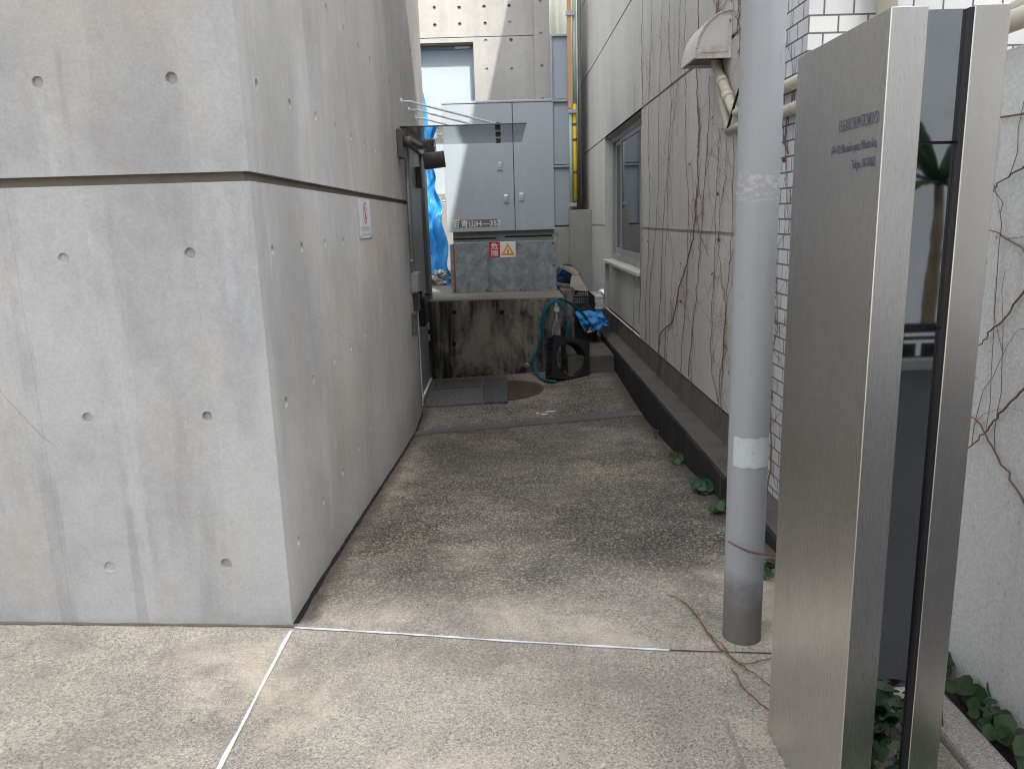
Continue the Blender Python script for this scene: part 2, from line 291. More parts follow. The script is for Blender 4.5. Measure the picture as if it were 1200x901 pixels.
MT = dict(
 front_conc=formwork('form_concrete_street_face', (.352, .352, .347), (.25, .25, .25), (.45, .457, .462), 0, .9, .33, .2, .45),
 side_conc=formwork('form_concrete_passage_face', (.45, .442, .43), (.32, .315, .31), (.55, .55, .545), 1, .9, .1, .10, .12),  # same concrete, colour made paler to stand in for missing passage light
 joint=surf('joint_recess', (.15, .13, .105), [(8, (1, 1, .3), .2)], rough=.9),
 back_conc=formwork('form_concrete_rear', (.33, .325, .31), (.29, .285, .27), (.36, .355, .34), 0, .9, .2, .05, .1),
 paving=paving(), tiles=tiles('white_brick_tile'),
 stucco=stucco('grey_sprayed_render', (.53, .515, .48), (.27, .25, .22), .6),
 stucco_white=stucco('white_rough_render', (.62, .63, .62), (.32, .30, .27), .9),
 plinth=surf('plinth_panel', (.135, .13, .11), [(2, I3, .15), (12, (1, 1, .08), .12)], [((.06, .055, .05), 4, (1, 1, .2), .52, .72, .5)], [(50, I3, .1, .003)]),
 black_gap=surf('dark_gap', (.018, .017, .016), rough=.9),
 kerb_black=surf('blackened_kerb_concrete', (.021, .020, .019), [(6, (1, 1, .3), .35), (60, I3, .3)], [((.13, .12, .105), 9, (1, 1, .12), .60, .72, .6), ((.02, .02, .018), 3, (1, 1, .3), .5, .7, .6)], [(45, I3, .35, .006)]),
 kerb_top=surf('worn_kerb_top', (.105, .098, .087), [(3, I3, .25), (140, I3, .42)], [((.06, .056, .05), 4, I3, .5, .68, .7), ((.36, .34, .3), 160, I3, .62, .7, .6)], [(90, I3, .4, .004)]),
 granite=surf('granite_kerb', (.36, .345, .31), [(3, I3, .15), (190, I3, .5)], [((.10, .10, .105), 150, I3, .56, .64, .75)], [(110, I3, .3, .003)]),
 grime=grimy_wall(),
 slab_top=surf('platform_top_concrete', (.20, .175, .145), [(3, I3, .2), (50, I3, .2)], [((.08, .075, .065), 3, I3, .5, .7, .6)], [(45, I3, .3, .004)]),
 steel=brushed('brushed_stainless', (.60, .59, .57), .27),
 steel_front=brushed('brushed_stainless_front', (.52, .505, .48), .25),
 mirror=surf('dark_mirror_glass', (.33, .35, .36), rough=.025, metal=1., spec=.5),
 black_metal=surf('black_aluminium', (.012, .012, .014), rough=.35, spec=.4),
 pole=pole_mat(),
 tape=surf('cracked_white_tape', (.45, .48, .49), [(5, I3, .06)], [((.30, .32, .33), 55, (1, 1, 1), .60, .63, .5)], rough=.6),
 cab=cabinet_paint(), galv=galv(),
 cab_dark=surf('grey_plinth_paint', (.19, .20, .205), [(4, I3, .15)], [((.09, .08, .07), 6, (1, 1, .3), .55, .75, .5)], rough=.6),
 rust=surf('rusted_steel', (.23, .105, .04), [(9, (1, 1, .3), .35)], [((.30, .28, .26), 8, I3, .55, .7, .6)], rough=.85),
 white=surf('white_paint', (.78, .79, .79), [(20, I3, .05)], rough=.55),
 red=surf('red_print', (.55, .03, .045), rough=.45), orange=surf('amber_print', (.80, .36, .03), rough=.45),
 ink=surf('dark_print', (.09, .10, .125), rough=.6), ink_soft=surf('etched_lettering', (.10, .105, .135), rough=.5),
 chalk=surf('white_joint_sealant', (.80, .82, .86), [(30, I3, .1)], [((.4, .39, .38), 26, I3, .58, .7, .5)], rough=.7),
 dark_metal=surf('bronze_grey_metal', (.10, .093, .085), [(8, I3, .1)], rough=.5),
 grey_steel=surf('grey_painted_steel', (.30, .315, .32), [(2, I3, .08), (10, (1, 1, .1), .06)], rough=.45, spec=.4),
 grey_steel_dark=surf('dark_grey_painted_steel', (.13, .132, .13), [(2, I3, .1)], rough=.45, spec=.4),
 conduit=surf('zinc_conduit', (.38, .40, .41), [(6, I3, .1)], [((.24, .12, .06), 9, I3, .68, .75, .6)], rough=.45, metal=.4),
 pale_door=surf('pale_grey_door_paint', (.37, .42, .465), [(2, I3, .04)], rough=.5),
 panel=surf('grey_sheet_metal', (.30, .345, .385), [(3, (1, 1, .3), .08)], [((.15, .16, .17), 6, (1, 1, .1), .6, .8, .4)], rough=.5, metal=.1),
 poly=surf('pale_corrugated_sheet', (.80, .83, .74), [(8, (6, 1, .3), .12)], rough=.5),
 yellow=surf('yellow_plastic_sleeve', (.72, .52, .02), [(3, I3, .1)], rough=.45),
 green_pipe=surf('sage_painted_pipe', (.33, .42, .34), [(3, I3, .1)], rough=.5),
 tan=surf('faded_orange_timber', (.50, .29, .17), [(4, (1, 1, .2), .15)], rough=.8),
 grey_pipe=surf('grey_pvc_pipe', (.15, .165, .18), [(3, I3, .08)], rough=.45),
 cream_pipe=surf('cream_pvc_pipe', (.52, .49, .41), [(5, I3, .1)], [((.22, .19, .15), 14, I3, .56, .7, .6)], rough=.5),
 hood=surf('weathered_white_hood', (.60, .585, .575), [(3, I3, .08)], [((.42, .375, .32), 5, I3, .52, .58, .75)], rough=.5),
 hood_rust=surf('stained_white_hood', (.56, .54, .51), [(3, I3, .1)], [((.20, .14, .09), 9, I3, .56, .68, .75)], rough=.55),
 concrete_block=surf('weathered_block_wall', (.27, .265, .25), [(3, I3, .12), (40, I3, .12)], [((.12, .12, .11), 5, (1, 1, .3), .55, .75, .5)], [(50, I3, .3, .004)]),
 hose=surf('teal_rubber_hose', (.006, .115, .17), [(9, I3, .12)], rough=.4),
 tarp=surf('blue_tarpaulin', (.035, .27, .62), [(6, I3, .15)], [((.45, .55, .66), 12, (1, 1, .35), .58, .64, .8), ((.02, .16, .42), 7, (1, 1, .4), .5, .7, .6)], [(10, (1, 1, .3), .35, .03), (60, (1, 1, .7), .4, .01)], rough=.5),
 black_plastic=surf('black_plastic', (.020, .020, .022), [(8, I3, .2)], rough=.5),
 brown_plastic=surf('dusty_black_plastic', (.030, .024, .021), [(8, I3, .3)], [((.10, .08, .06), 18, I3, .55, .7, .4)], rough=.75),
 cardboard=surf('weathered_cardboard', (.30, .26, .23), [(5, I3, .15)], [((.15, .13, .11), 9, I3, .5, .7, .5)], rough=.9),
 rubble=surf('broken_plaster', (.55, .52, .47), [(8, I3, .25)], [((.18, .17, .16), 14, I3, .5, .62, .8)], [(40, I3, .5, .01)], rough=.9),
 mat=surf('grey_rubber_mat', (.12, .118, .115), [(3, I3, .15), (75, I3, .6)], [((.36, .35, .34), 85, I3, .57, .64, .85)], [(170, I3, .5, .003)], rough=.95),
 mat_dark=surf('dark_rubber_mat', (.085, .088, .092), [(3, I3, .15), (75, I3, .6)], [((.28, .28, .28), 85, I3, .58, .65, .75)], [(170, I3, .5, .003)], rough=.95),
 manhole=surf('rusty_iron_cover', (.085, .058, .050), [(4, I3, .2)], [((.17, .13, .11), 60, I3, .55, .68, .5)], [(70, I3, .5, .004)], rough=.75, metal=.2),
 strip=surf('drain_cover_concrete', (.115, .11, .105), [(3, I3, .15), (120, I3, .25)], rough=.8),
 vine=surf('dry_vine_bark', (.19, .118, .094), [(30, I3, .25)], rough=.9),
 vine_pale=surf('pale_vine_bark', (.19, .145, .12), [(30, I3, .25)], rough=.9),
 vine_leaf=surf('dead_red_leaf', (.20, .072, .04), [(40, I3, .4)], rough=.8),
 leaf=surf('green_leaf', (.030, .066, .024), [(14, I3, .35)], [((.10, .16, .05), 20, I3, .58, .7, .5)], rough=.45),
 leaf_dark=surf('bluish_green_leaf', (.028, .072, .042), [(14, I3, .35)], rough=.45),
 twig=surf('dry_twig', (.17, .085, .05), [(30, I3, .25)], rough=.9),
 asphalt=surf('asphalt', (.05, .05, .052), [(1, I3, .12), (160, I3, .5)], [((.17, .17, .17), 190, I3, .63, .7, .7)], [(120, I3, .5, .004)], rough=.85),
 pave_grey=surf('pavement_slabs', (.30, .295, .285), [(2, I3, .1), (60, I3, .15)]),
 opp=surf('pale_rendered_wall', (.68, .69, .70), [(1, I3, .06), (9, (1, 1, .08), .06)], [((.25, .26, .28), 2.2, I3, .62, .8, .4)], rough=.85),
 bark=surf('fibrous_banana_stem', (.20, .155, .10), [(9, (1, 1, .3), .4)], [((.07, .05, .035), 14, (1, 1, .2), .5, .65, .7)], rough=.9),
 dome=surf('spun_aluminium', (.62, .65, .68), rough=.35, metal=.7),
 lint=surf('paper_notice', (.60, .63, .66), [(5, I3, .06)], rough=.5),
 grey_print=surf('grey_print', (.30, .31, .33), rough=.6),
)
# window and canopy glass
def glass(name, tint, alpha, rough=.02):
    q = NM(name, rough, 0, .5); t = q.t
    tr = q.n('ShaderNodeBsdfTransparent'); tr.inputs[0].default_value = (*tint, 1)
    gl = q.n('ShaderNodeBsdfGlossy'); gl.inputs['Roughness'].default_value = rough; gl.inputs['Color'].default_value = (.9, .93, .95, 1)
    fr = q.n('ShaderNodeFresnel'); fr.inputs[0].default_value = 1.5
    f = q.rng(fr.outputs[0], 0, 1, alpha, 1)
    mx = q.n('ShaderNodeMixShader'); q.put(f, mx.inputs[0]); t.links.new(tr.outputs[0], mx.inputs[1]); t.links.new(gl.outputs[0], mx.inputs[2])
    t.links.new(mx.outputs[0], t.nodes['Material Output'].inputs[0]); return q.m
MT['canopy_glass'] = glass('smoked_glass', (.42, .435, .45), .09)
MT['clear_wrap'] = glass('clear_plastic_wrap', (.75, .78, .8), .25, .25)
MT['window_glass'] = surf('window_glass', (.035, .045, .048), rough=.03, spec=1.)

# ------------------------------------------------------------------ mesh builder
class MB:
    def __init__(s): s.b = bmesh.new(); s.mi = 0
    def face(s, pts):
        vs_ = [s.b.verts.new(p) for p in pts]
        try:
            f = s.b.faces.new(vs_); f.material_index = s.mi; return f
        except ValueError: return None
    def box(s, x0, x1, y0, y1, z0, z1, bevel=0., seg=1):
        x0, x1 = sorted((x0, x1)); y0, y1 = sorted((y0, y1)); z0, z1 = sorted((z0, z1))
        v = [s.b.verts.new((x, y, z)) for z in (z0, z1) for y in (y0, y1) for x in (x0, x1)]
        fs = [s.b.faces.new([v[i] for i in q]) for q in ((0, 2, 3, 1), (4, 5, 7, 6), (0, 1, 5, 4), (2, 6, 7, 3), (0, 4, 6, 2), (1, 3, 7, 5))]
        for f in fs: f.material_index = s.mi
        if bevel:
            es = {e for f in fs for e in f.edges}
            r = bmesh.ops.bevel(s.b, geom=list(es), offset=bevel, segments=seg, affect='EDGES', profile=.5)
            for f in r['faces']: f.material_index = s.mi
        return s
    def prism(s, pts, dvec):
        """closed solid: polygon pts (3D, planar) pushed along dvec"""
        d = Vector(dvec); a = [s.b.verts.new(p) for p in pts]; c = [s.b.verts.new(Vector(p)+d) for p in pts]; n = len(a)
        fs = [s.b.faces.new(a[::-1]), s.b.faces.new(c)]
        for i in range(n): fs.append(s.b.faces.new((a[i], a[(i+1) % n], c[(i+1) % n], c[i])))
        for f in fs: f.material_index = s.mi
        return s
    def tube(s, pts, r, seg=8, cap=True):
        pts = [Vector(p) for p in pts]; n = len(pts); rr = r if isinstance(r, (list, tuple)) else [r]*n
        rings = []; prev = None
        for i, p in enumerate(pts):
            t = (pts[min(i+1, n-1)] - pts[max(i-1, 0)])
            if t.length < 1e-9: t = Vector((0, 0, 1))
            t.normalize()
            if prev is None:
                a = t.orthogonal().normalized()
            else:
                a = prev - t*prev.dot(t)
                a = a.normalized() if a.length > 1e-6 else t.orthogonal().normalized()
            prev = a; b = t.cross(a)
            rings.append([s.b.verts.new(p + (a*math.cos(k*math.tau/seg) + b*math.sin(k*math.tau/seg))*rr[i]) for k in range(seg)])
        for i in range(n-1):
            for k in range(seg):
                f = s.b.faces.new((rings[i][k], rings[i][(k+1) % seg], rings[i+1][(k+1) % seg], rings[i+1][k])); f.smooth = True; f.material_index = s.mi
        if cap:
            s.b.faces.new(rings[0][::-1]).material_index = s.mi; s.b.faces.new(rings[-1]).material_index = s.mi
        return s
    def lathe(s, prof, mat4, seg=24, smooth=True):
        """prof: (radius, height) list turned round the local z axis"""
        rings = []
        for r, h in prof:
            rings.append([s.b.verts.new(mat4 @ Vector((r*math.cos(k*math.tau/seg), r*math.sin(k*math.tau/seg), h))) for k in range(seg)] if r > 1e-6 else [s.b.verts.new(mat4 @ Vector((0, 0, h)))])
        for a, b in zip(rings, rings[1:]):
            for k in range(seg):
                q = [a[k % len(a)], a[(k+1) % len(a)], b[(k+1) % len(b)], b[k % len(b)]]
                u = []
                for v in q:
                    if v not in u: u.append(v)
                if len(u) > 2: f = s.b.faces.new(u); f.smooth = smooth; f.material_index = s.mi
        return s
    def grid(s, fn, nu, nv, smooth=True):
        v = [[s.b.verts.new(fn(i/nu, j/nv)) for i in range(nu+1)] for j in range(nv+1)]
        for j in range(nv):
            for i in range(nu):
                f = s.b.faces.new((v[j][i], v[j][i+1], v[j+1][i+1], v[j+1][i])); f.smooth = smooth; f.material_index = s.mi
        return s
    def holes(s, o, u, v, n, us, vs_, u0, u1, v0, v1, r0=.0215, depth0=.011):
        """flat wall sheet (origin o, axes u, v, outward n) with a round cone-tie recess at every (us, vs)"""
        o, u, v, n = map(Vector, (o, u, v, n)); us = sorted(us); vs_ = sorted(vs_)
        cu = [u0] + [(a+b)/2 for a, b in zip(us, us[1:])] + [u1]; cvv = [v0] + [(a+b)/2 for a, b in zip(vs_, vs_[1:])] + [v1]
        P = lambda a, b, d=0: o + u*a + v*b + n*d
        flip = u.cross(v).dot(n) < 0
        def F(q):
            vv = [s.b.verts.new(p) for p in (q[::-1] if flip else q)]; f = s.b.faces.new(vv); f.material_index = s.mi; return f
        for i, a in enumerate(us):
            for j, b in enumerate(vs_):
                A0, A1, B0, B1 = cu[i], cu[i+1], cvv[j], cvv[j+1]
                ja, jb = a + R_.uniform(-.006, .006), b + R_.uniform(-.006, .006); r = r0*R_.uniform(.9, 1.06); depth = depth0*R_.uniform(.6, 1.4)
                ang = sorted([k*math.tau/20 + .001 for k in range(20)] + [math.atan2(y-jb, x-ja) % math.tau for x in (A0, A1) for y in (B0, B1)])
                def edge(t):
                    c, d = math.cos(t), math.sin(t); k = 1e9
                    if c > 1e-9: k = min(k, (A1-ja)/c)
                    if c < -1e-9: k = min(k, (A0-ja)/c)
                    if d > 1e-9: k = min(k, (B1-jb)/d)
                    if d < -1e-9: k = min(k, (B0-jb)/d)
                    return (ja+c*k, jb+d*k)
                for t0, t1 in zip(ang, ang[1:] + [ang[0]+math.tau]):
                    c0, c1 = (ja+r*math.cos(t0), jb+r*math.sin(t0)), (ja+r*math.cos(t1), jb+r*math.sin(t1))
                    e0, e1 = edge(t0), edge(t1)
                    F([P(*c0), P(*e0), P(*e1), P(*c1)])
                    k = .86
                    i0, i1 = (ja+k*r*math.cos(t0), jb+k*r*math.sin(t0)), (ja+k*r*math.cos(t1), jb+k*r*math.sin(t1))
                    F([P(*i0, -depth), P(*c0), P(*c1), P(*i1, -depth)])
                    F([P(ja, jb, -depth*.9), P(*i0, -depth), P(*i1, -depth)])
        return s
    def build(s, name, mats, parent=None, smooth=None, recalc=False):
        if recalc: bmesh.ops.recalc_face_normals(s.b, faces=s.b.faces[:])
        me = bpy.data.meshes.new(name); s.b.to_mesh(me); s.b.free()
        for q in (mats if isinstance(mats, (list, tuple)) else [mats]): me.materials.append(MT[q] if isinstance(q, str) else q)
        if smooth is not None:
            for p in me.polygons: p.use_smooth = smooth
        o = bpy.data.objects.new(name, me); COL.objects.link(o)
        if parent is not None: attach(o, parent)
        return o
def attach(o, parent):
    o.parent = parent; o.matrix_parent_inverse = Matrix.Translation(-ROOTLOC.get(parent.name, Vector((0, 0, 0))))
ROOTLOC = {}
def thing(name, label, cat, loc=(0, 0, 0), group=None):
    o = bpy.data.objects.new(name, None); COL.objects.link(o); o.location = loc; o.empty_display_size = .1
    ROOTLOC[o.name] = Vector(loc); o['label'] = label; o['category'] = cat
    if group: o['group'] = group
    return o
def tag(o, label, cat, group=None):
    o['label'] = label; o['category'] = cat
    if group: o['group'] = group
    return o
def struct(o, kind='structure'): o['kind'] = kind; return o
def text_mesh(name, body, size, origin, xdir, ydir, mat, parent, align='LEFT', sx=1., bold=0., lift=.0015, space=1.):
    cu = bpy.data.curves.new(name, 'FONT'); cu.body = body; cu.size = size; cu.align_x = align; cu.extrude = .0004; cu.offset = bold; cu.space_character = space; cu.resolution_u = 3
    t = bpy.data.objects.new(name+'_src', cu); COL.objects.link(t)
    dg = bpy.context.evaluated_depsgraph_get(); me = bpy.data.meshes.new_from_object(t.evaluated_get(dg))
    bpy.data.objects.remove(t)
    x, y = Vector(xdir), Vector(ydir); n = x.cross(y)
    M = Matrix((x*sx, y, n)).transposed().to_4x4(); M.translation = Vector(origin) + n*lift
    me.transform(M); me.name = name; me.materials.clear(); me.materials.append(MT[mat])
    o = bpy.data.objects.new(name, me); COL.objects.link(o)
    if parent is not None: attach(o, parent)
    return o
def spline(pts, n=6):
    """Catmull-Rom through pts"""
    p = [Vector(q) for q in pts]; p = [p[0]*2-p[1]] + p + [p[-1]*2-p[-2]]; out = []
    for i in range(1, len(p)-2):
        for k in range(n):
            t = k/n; a, b, c, d = p[i-1], p[i], p[i+1], p[i+2]
            out.append(.5*((2*b) + (c-a)*t + (2*a-5*b+4*c-d)*t*t + (3*b-a-3*c+d)*t**3))
    out.append(p[-2]); return out
def interp(tab, y):
    if y <= tab[0][0]: return tab[0][1]
    for (a, va), (b, vb) in zip(tab, tab[1:]):
        if y <= b: return va + (vb-va)*(y-a)/(b-a)
    return tab[-1][1]

# ------------------------------------------------------------------ ground
WL, WR, CX, YC = -.89, 1.45, 1.27, 2.85        # left wall, right wall, kerb face, street corner
PL = [(2.75, 0), (3.2, -.025), (3.89, -.087), (6.1, -.302), (7.07, -.384), (7.3, -.378), (9.3, -.31)]
PR = [(2.75, 0), (3.4, -.045), (4.54, -.157), (5.28, -.218), (7.0, -.303), (7.3, -.296), (9.04, -.232)]
def gz(x, y):
    t = max(0., min(1., (x-WL)/(CX-WL)))
    z = interp(PL, y)*(1-t) + interp(PR, y)*t
    if x < WL: z += .048*min(3., WL-x)*max(0., min(1., (3.4-y)/.4))
    if y < .92: z -= min(.12, .12*(.92-y)/.22)
    return z
def axis(fine0, fine1, step, far):
    a = [fine0 + i*step for i in range(int(round((fine1-fine0)/step))+1)]
    return [-far, -30, -12, -6] + [v for v in a] + [6, 12, 20, 40, far] if far else a
xs = [-120, -40, -15, -8, -5] + [-4 + .12*i for i in range(51)] + [2.6, 3.5, 6, 12, 40, 120]
ys = [-120, -40, -15, -8, -5, -3, -1.5, -.6, 0, .4, .7, .92] + [1.04 + .12*i for i in range(71)] + [10, 12, 16, 40, 120]
b = MB()
gv = [[b.b.verts.new((x, y, gz(x, y))) for x in xs] for y in ys]
for j in range(len(ys)-1):
    for i in range(len(xs)-1):
        f = b.b.faces.new((gv[j][i], gv[j][i+1], gv[j+1][i+1], gv[j+1][i])); f.smooth = True
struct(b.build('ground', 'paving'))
b = MB(); b.face([(-60, -4.72, -.105), (60, -4.72, -.105), (60, .72, -.105), (-60, .72, -.105)]); struct(b.build('road', 'asphalt'))
b = MB(); b.box(-60, 60, -7.2, -4.75, -.3, .0, .012); struct(b.build('sidewalk', 'pave_grey'))

# strips that lie on the ground
def on_ground(pts, width, lift, name, mat, kind='structure', jag=0.):
    q = MB(); pts = [Vector((p[0], p[1])) for p in pts]; L = []
    for a, c in zip(pts, pts[1:]):
        n = max(2, int((c-a).length/.06)); L += [a.lerp(c, k/n) for k in range(n)]
    L.append(pts[-1]); row = []
    for i, p in enumerate(L):
        t = (L[min(i+1, len(L)-1)] - L[max(i-1, 0)]).normalized(); n = Vector((-t.y, t.x)); wv = width/2*(1 + R_.uniform(-jag, jag)); off = R_.uniform(-jag, jag)*width*.25
        row.append([q.b.verts.new((*(p+n*(wv+off)), gz(*(p+n*wv))+lift)), q.b.verts.new((*(p-n*(wv-off)), gz(*(p-n*wv))+lift))])
    for a, c in zip(row, row[1:]): q.b.faces.new((a[0], a[1], c[1], c[0]))
    o = q.build(name, mat, recalc=False); o['kind'] = kind
    for f in o.data.polygons: pass
    return o
on_ground([(-.915, 1.55), (-.885, 2.0), (-.882, 2.80)], .012, .004, 'paving_joint', 'chalk', jag=.35)
on_ground([(-.875, 2.825), (0, 2.66), (.56, 2.565)], .011, .004, 'paving_joint', 'chalk', jag=.4)
on_ground([(.56, 2.565), (.95, 2.52)], .006, .004, 'paving_joint', 'black_gap', jag=.4)
on_ground([(-.875, 7.0), (0, 7.10), (1.27, 7.22)], .17, .005, 'drain_strip', 'strip')
on_ground([(-.878, 2.86), (-.878, 7.7)], .022, .004, 'wall_gap', 'black_gap', jag=.3)
on_ground([(-4, 2.835), (-.88, 2.838)], .018, .004, 'wall_gap', 'joint', jag=.4)

# ------------------------------------------------------------------ left concrete building
bl = thing('concrete_building', 'fair-faced concrete building with round tie holes and a dark horizontal joint, left of the passage', 'building', (WL, YC, 0))
ZJ0, ZJ1, DEP, YE, YD0, YD1, ZD = 1.716, 1.750, .026, 9.6, 7.75, 9.32, 2.36
rows_lo = [.271, .869, 1.467]; HL = 4.45; rows_hi = [2.067 + .6*i for i in range(4)]
fx = [.241 + .4515*i for i in range(18)]                   # from the corner along -x
sy = [.19 + .455*i for i in range(15)]
b = MB()   # street face, lower
b.holes((WL, YC, 0), (-1, 0, 0), (0, 0, 1), (0, -1, 0), fx, rows_lo, 0, 8.4, -.6, ZJ0)
b.face([(WL, YC, ZJ0), (WL-8.4, YC, ZJ0), (WL-8.4, YC+DEP, ZJ0), (WL, YC+DEP, ZJ0)])
b.build('lower_street_wall', 'front_conc', bl)
b = MB(); b.holes((WL, YC, 0), (-1, 0, 0), (0, 0, 1), (0, -1, 0), fx, rows_hi, 0, 8.4, ZJ1, HL)
b.face([(WL, YC, ZJ1), (WL-8.4, YC, ZJ1), (WL-8.4, YC+DEP, ZJ1), (WL, YC+DEP, ZJ1)])
b.build('upper_street_wall', 'front_conc', bl)
b = MB(); sl_ = [s for s in sy if YC+s < YD0-.1]
b.holes((WL, YC, 0), (0, 1, 0), (0, 0, 1), (1, 0, 0), sl_, rows_lo, 0, YD0-YC, -.6, ZJ0)
b.face([(WL, YC, ZJ0), (WL, YD0, ZJ0), (WL-DEP, YD0, ZJ0), (WL-DEP, YC+DEP, ZJ0)])
b.build('lower_passage_wall', 'side_conc', bl)
b = MB()
b.holes((WL, YC, 0), (0, 1, 0), (0, 0, 1), (1, 0, 0), sl_, [2.067], 0, YD0-YC, ZJ1, ZD)
b.holes((WL, YC, 0), (0, 1, 0), (0, 0, 1), (1, 0, 0), sy, [2.667 + .6*i for i in range(3)], 0, YE-YC, ZD, HL)
b.face([(WL, YC, ZJ1), (WL, YD0, ZJ1), (WL-DEP, YD0, ZJ1), (WL-DEP, YC+DEP, ZJ1)])
b.face([(WL, YE, ZD), (WL, YE, HL), (WL-6, YE, HL), (WL-6, YE, ZD)]); b.face([(WL-6, YE, -.6), (WL-DEP, YE, -.6), (WL-DEP, YE, ZD), (WL-6, YE, ZD)])
b.build('upper_passage_wall', 'side_conc', bl)
b = MB(); b.box(WL-8.39, WL-DEP-.002, YC+DEP, YD0-.004, -.7, HL-.01); b.box(WL-8.39, WL-.3, YD0-.004, YE-.004, -.7, HL-.01); b.box(WL-.3, WL-.002, YD0, YE-.004, ZD+.01, HL-.01)
b.build('recessed_joint', 'joint', bl)
b = MB(); b.box(WL-8.4, WL+.0, YC, YE, HL-.009, HL+.02); b.build('roof', 'slab_top', bl)
# steel door set in the passage wall
dr = MB(); dr.box(WL-.12, WL-.045, YD0+.08, YD1-.06, -.30, ZD-.06, .004); dr = dr.build('steel_door', 'grey_steel', bl)
b = MB(); b.box(WL-.15, WL+.004, YD0, YD0+.075, -.34, ZD, .003); b.box(WL-.15, WL-.002, YD1-.055, YE-.003, -.34, ZD, .003); b.box(WL-.15, WL-.004, YD0+.076, YD1-.056, ZD-.055, ZD-.001)
b.build('door_frame', 'grey_steel_dark', bl)
b = MB(); b.box(WL+.0045, WL+.012, YD0+.045, YD0+.076, -.30, .78); b.box(WL-.04, WL-.02, YD0+.08, YD1-.06, -.325, -.29); b.build('edge_strip', 'white', bl)
b = MB(); b.box(WL-.044, WL-.036, YD0+.22, YD0+.62, 1.15, 1.55, .002); b.build('access_plate', 'panel', dr)
b = MB(); b.box(WL-.044, WL+.02, YD1-.55, YD1-.28, 1.92, 2.14, .006); b.build('door_closer', 'dark_metal', dr)
b = MB(); b.box(WL-.044, WL+.03, YD0+.5, YD0+.72, .46, .76, .006); b.tube([(WL+.03, YD0+.61, .79), (WL+.085, YD0+.61, .79), (WL+.09, YD0+.70, .79)], .011, 8); b.box(WL-.044, WL+.0, YD0+.56, YD0+.66, .765, .83, .004)
b.build('handle', 'black_metal', dr)
for z_ in (.30, .16): b = MB(); b.box(WL-.044, WL-.02, YD1-.14, YD1-.08, z_, z_+.08, .004); b.build('hinge', 'conduit', dr)

# conduits + junction box, lamp, canopy, notice
t = thing('electrical_conduit', 'pair of thin zinc conduits running down the concrete wall to a small grey box', 'conduit', (WL, 7.5, .9))
b = MB(); b.tube([(WL+.014, 7.47, 2.2), (WL+.014, 7.47, 1.08)], .013, 10)
for z in (1.95, 1.55, 1.2): b.box(WL+.001, WL+.03, 7.452, 7.488, z-.01, z+.01)
b.build('pipe', 'conduit', t)
b = MB(); b.tube([(WL+.014, 7.66, 2.33), (WL+.014, 7.66, 1.08)], .012, 10); b.build('pipe', 'conduit', t)
b = MB(); b.box(WL+.001, WL+.07, 7.42, 7.72, .90, 1.08, .004); b.build('box', 'conduit', t)
b = MB(); b.box(WL+.001, WL+.05, 7.55, 7.71, .70, .86, .004); b.build('switch_plate', 'dark_metal', t)
b = MB(); b.box(WL+.004, WL+.03, 7.3, 7.33, .50, .70, .008); b.box(WL+.004, WL+.03, 7.44, 7.47, .48, .70, .008); b.box(WL+.004, WL+.028, 7.3, 7.47, .68, .71, .006)
tag(b.build('wall_bracket', 'grey_steel_dark'), 'dark grey U-shaped bracket on the concrete wall below the conduit box', 'bracket')
t = thing('spotlight', 'dark bronze outdoor spotlight on a short arm under the glass canopy', 'lamp', (WL, 7.0, 2.2))
b = MB(); b.box(WL+.001, WL+.05, 6.96, 7.2, 2.10, 2.34, .006); b.build('back_plate', 'dark_metal', t)
b = MB(); b.tube(spline([(WL+.05, 7.06, 2.25), (WL+.13, 7.04, 2.24), (WL+.19, 7.0, 2.20), (WL+.27, 6.97, 2.185)], 4), .02, 10)
b.lathe([(0, -.035), (.045, -.035), (.045, .035), (0, .035)], Matrix.Translation((WL+.09, 7.05, 2.24)) @ Matrix.Rotation(rad(90), 4, 'Y'), 20); b.build('arm', 'dark_metal', t)
LM = Matrix.Translation((WL+.315, 6.95, 2.068)) @ Matrix.Rotation(rad(-5), 4, 'Y') @ Matrix.Rotation(rad(5), 4, 'X') @ Matrix.Scale(1.12, 4)
b = MB(); b.lathe([(0, -.045), (.070, -.045), (.080, -.05), (.084, -.06), (.084, .055), (.080, .062), (0, .062)], LM, 32); o = b.build('lamp_head', 'dark_metal', t)
b = MB(); LH = LM @ Matrix.Translation((-.02, 0, .062))
for k in range(9):
    x = -.044 + k*.011; hw = math.sqrt(max(.0005, .05**2-x*x))
    pts = [LH @ Vector((x-.002, s*hw, h)) for s, h in ((-1, 0), (1, 0), (1, .085), (.7, .098), (-.7, .098), (-1, .085))]
    b.prism(pts, LH.to_3x3() @ Vector((.0045, 0, 0)))
b.lathe([(.03, 0), (.03, .09), (0, .09)], LH, 16); b.build('heat_sink', 'dark_metal', o)

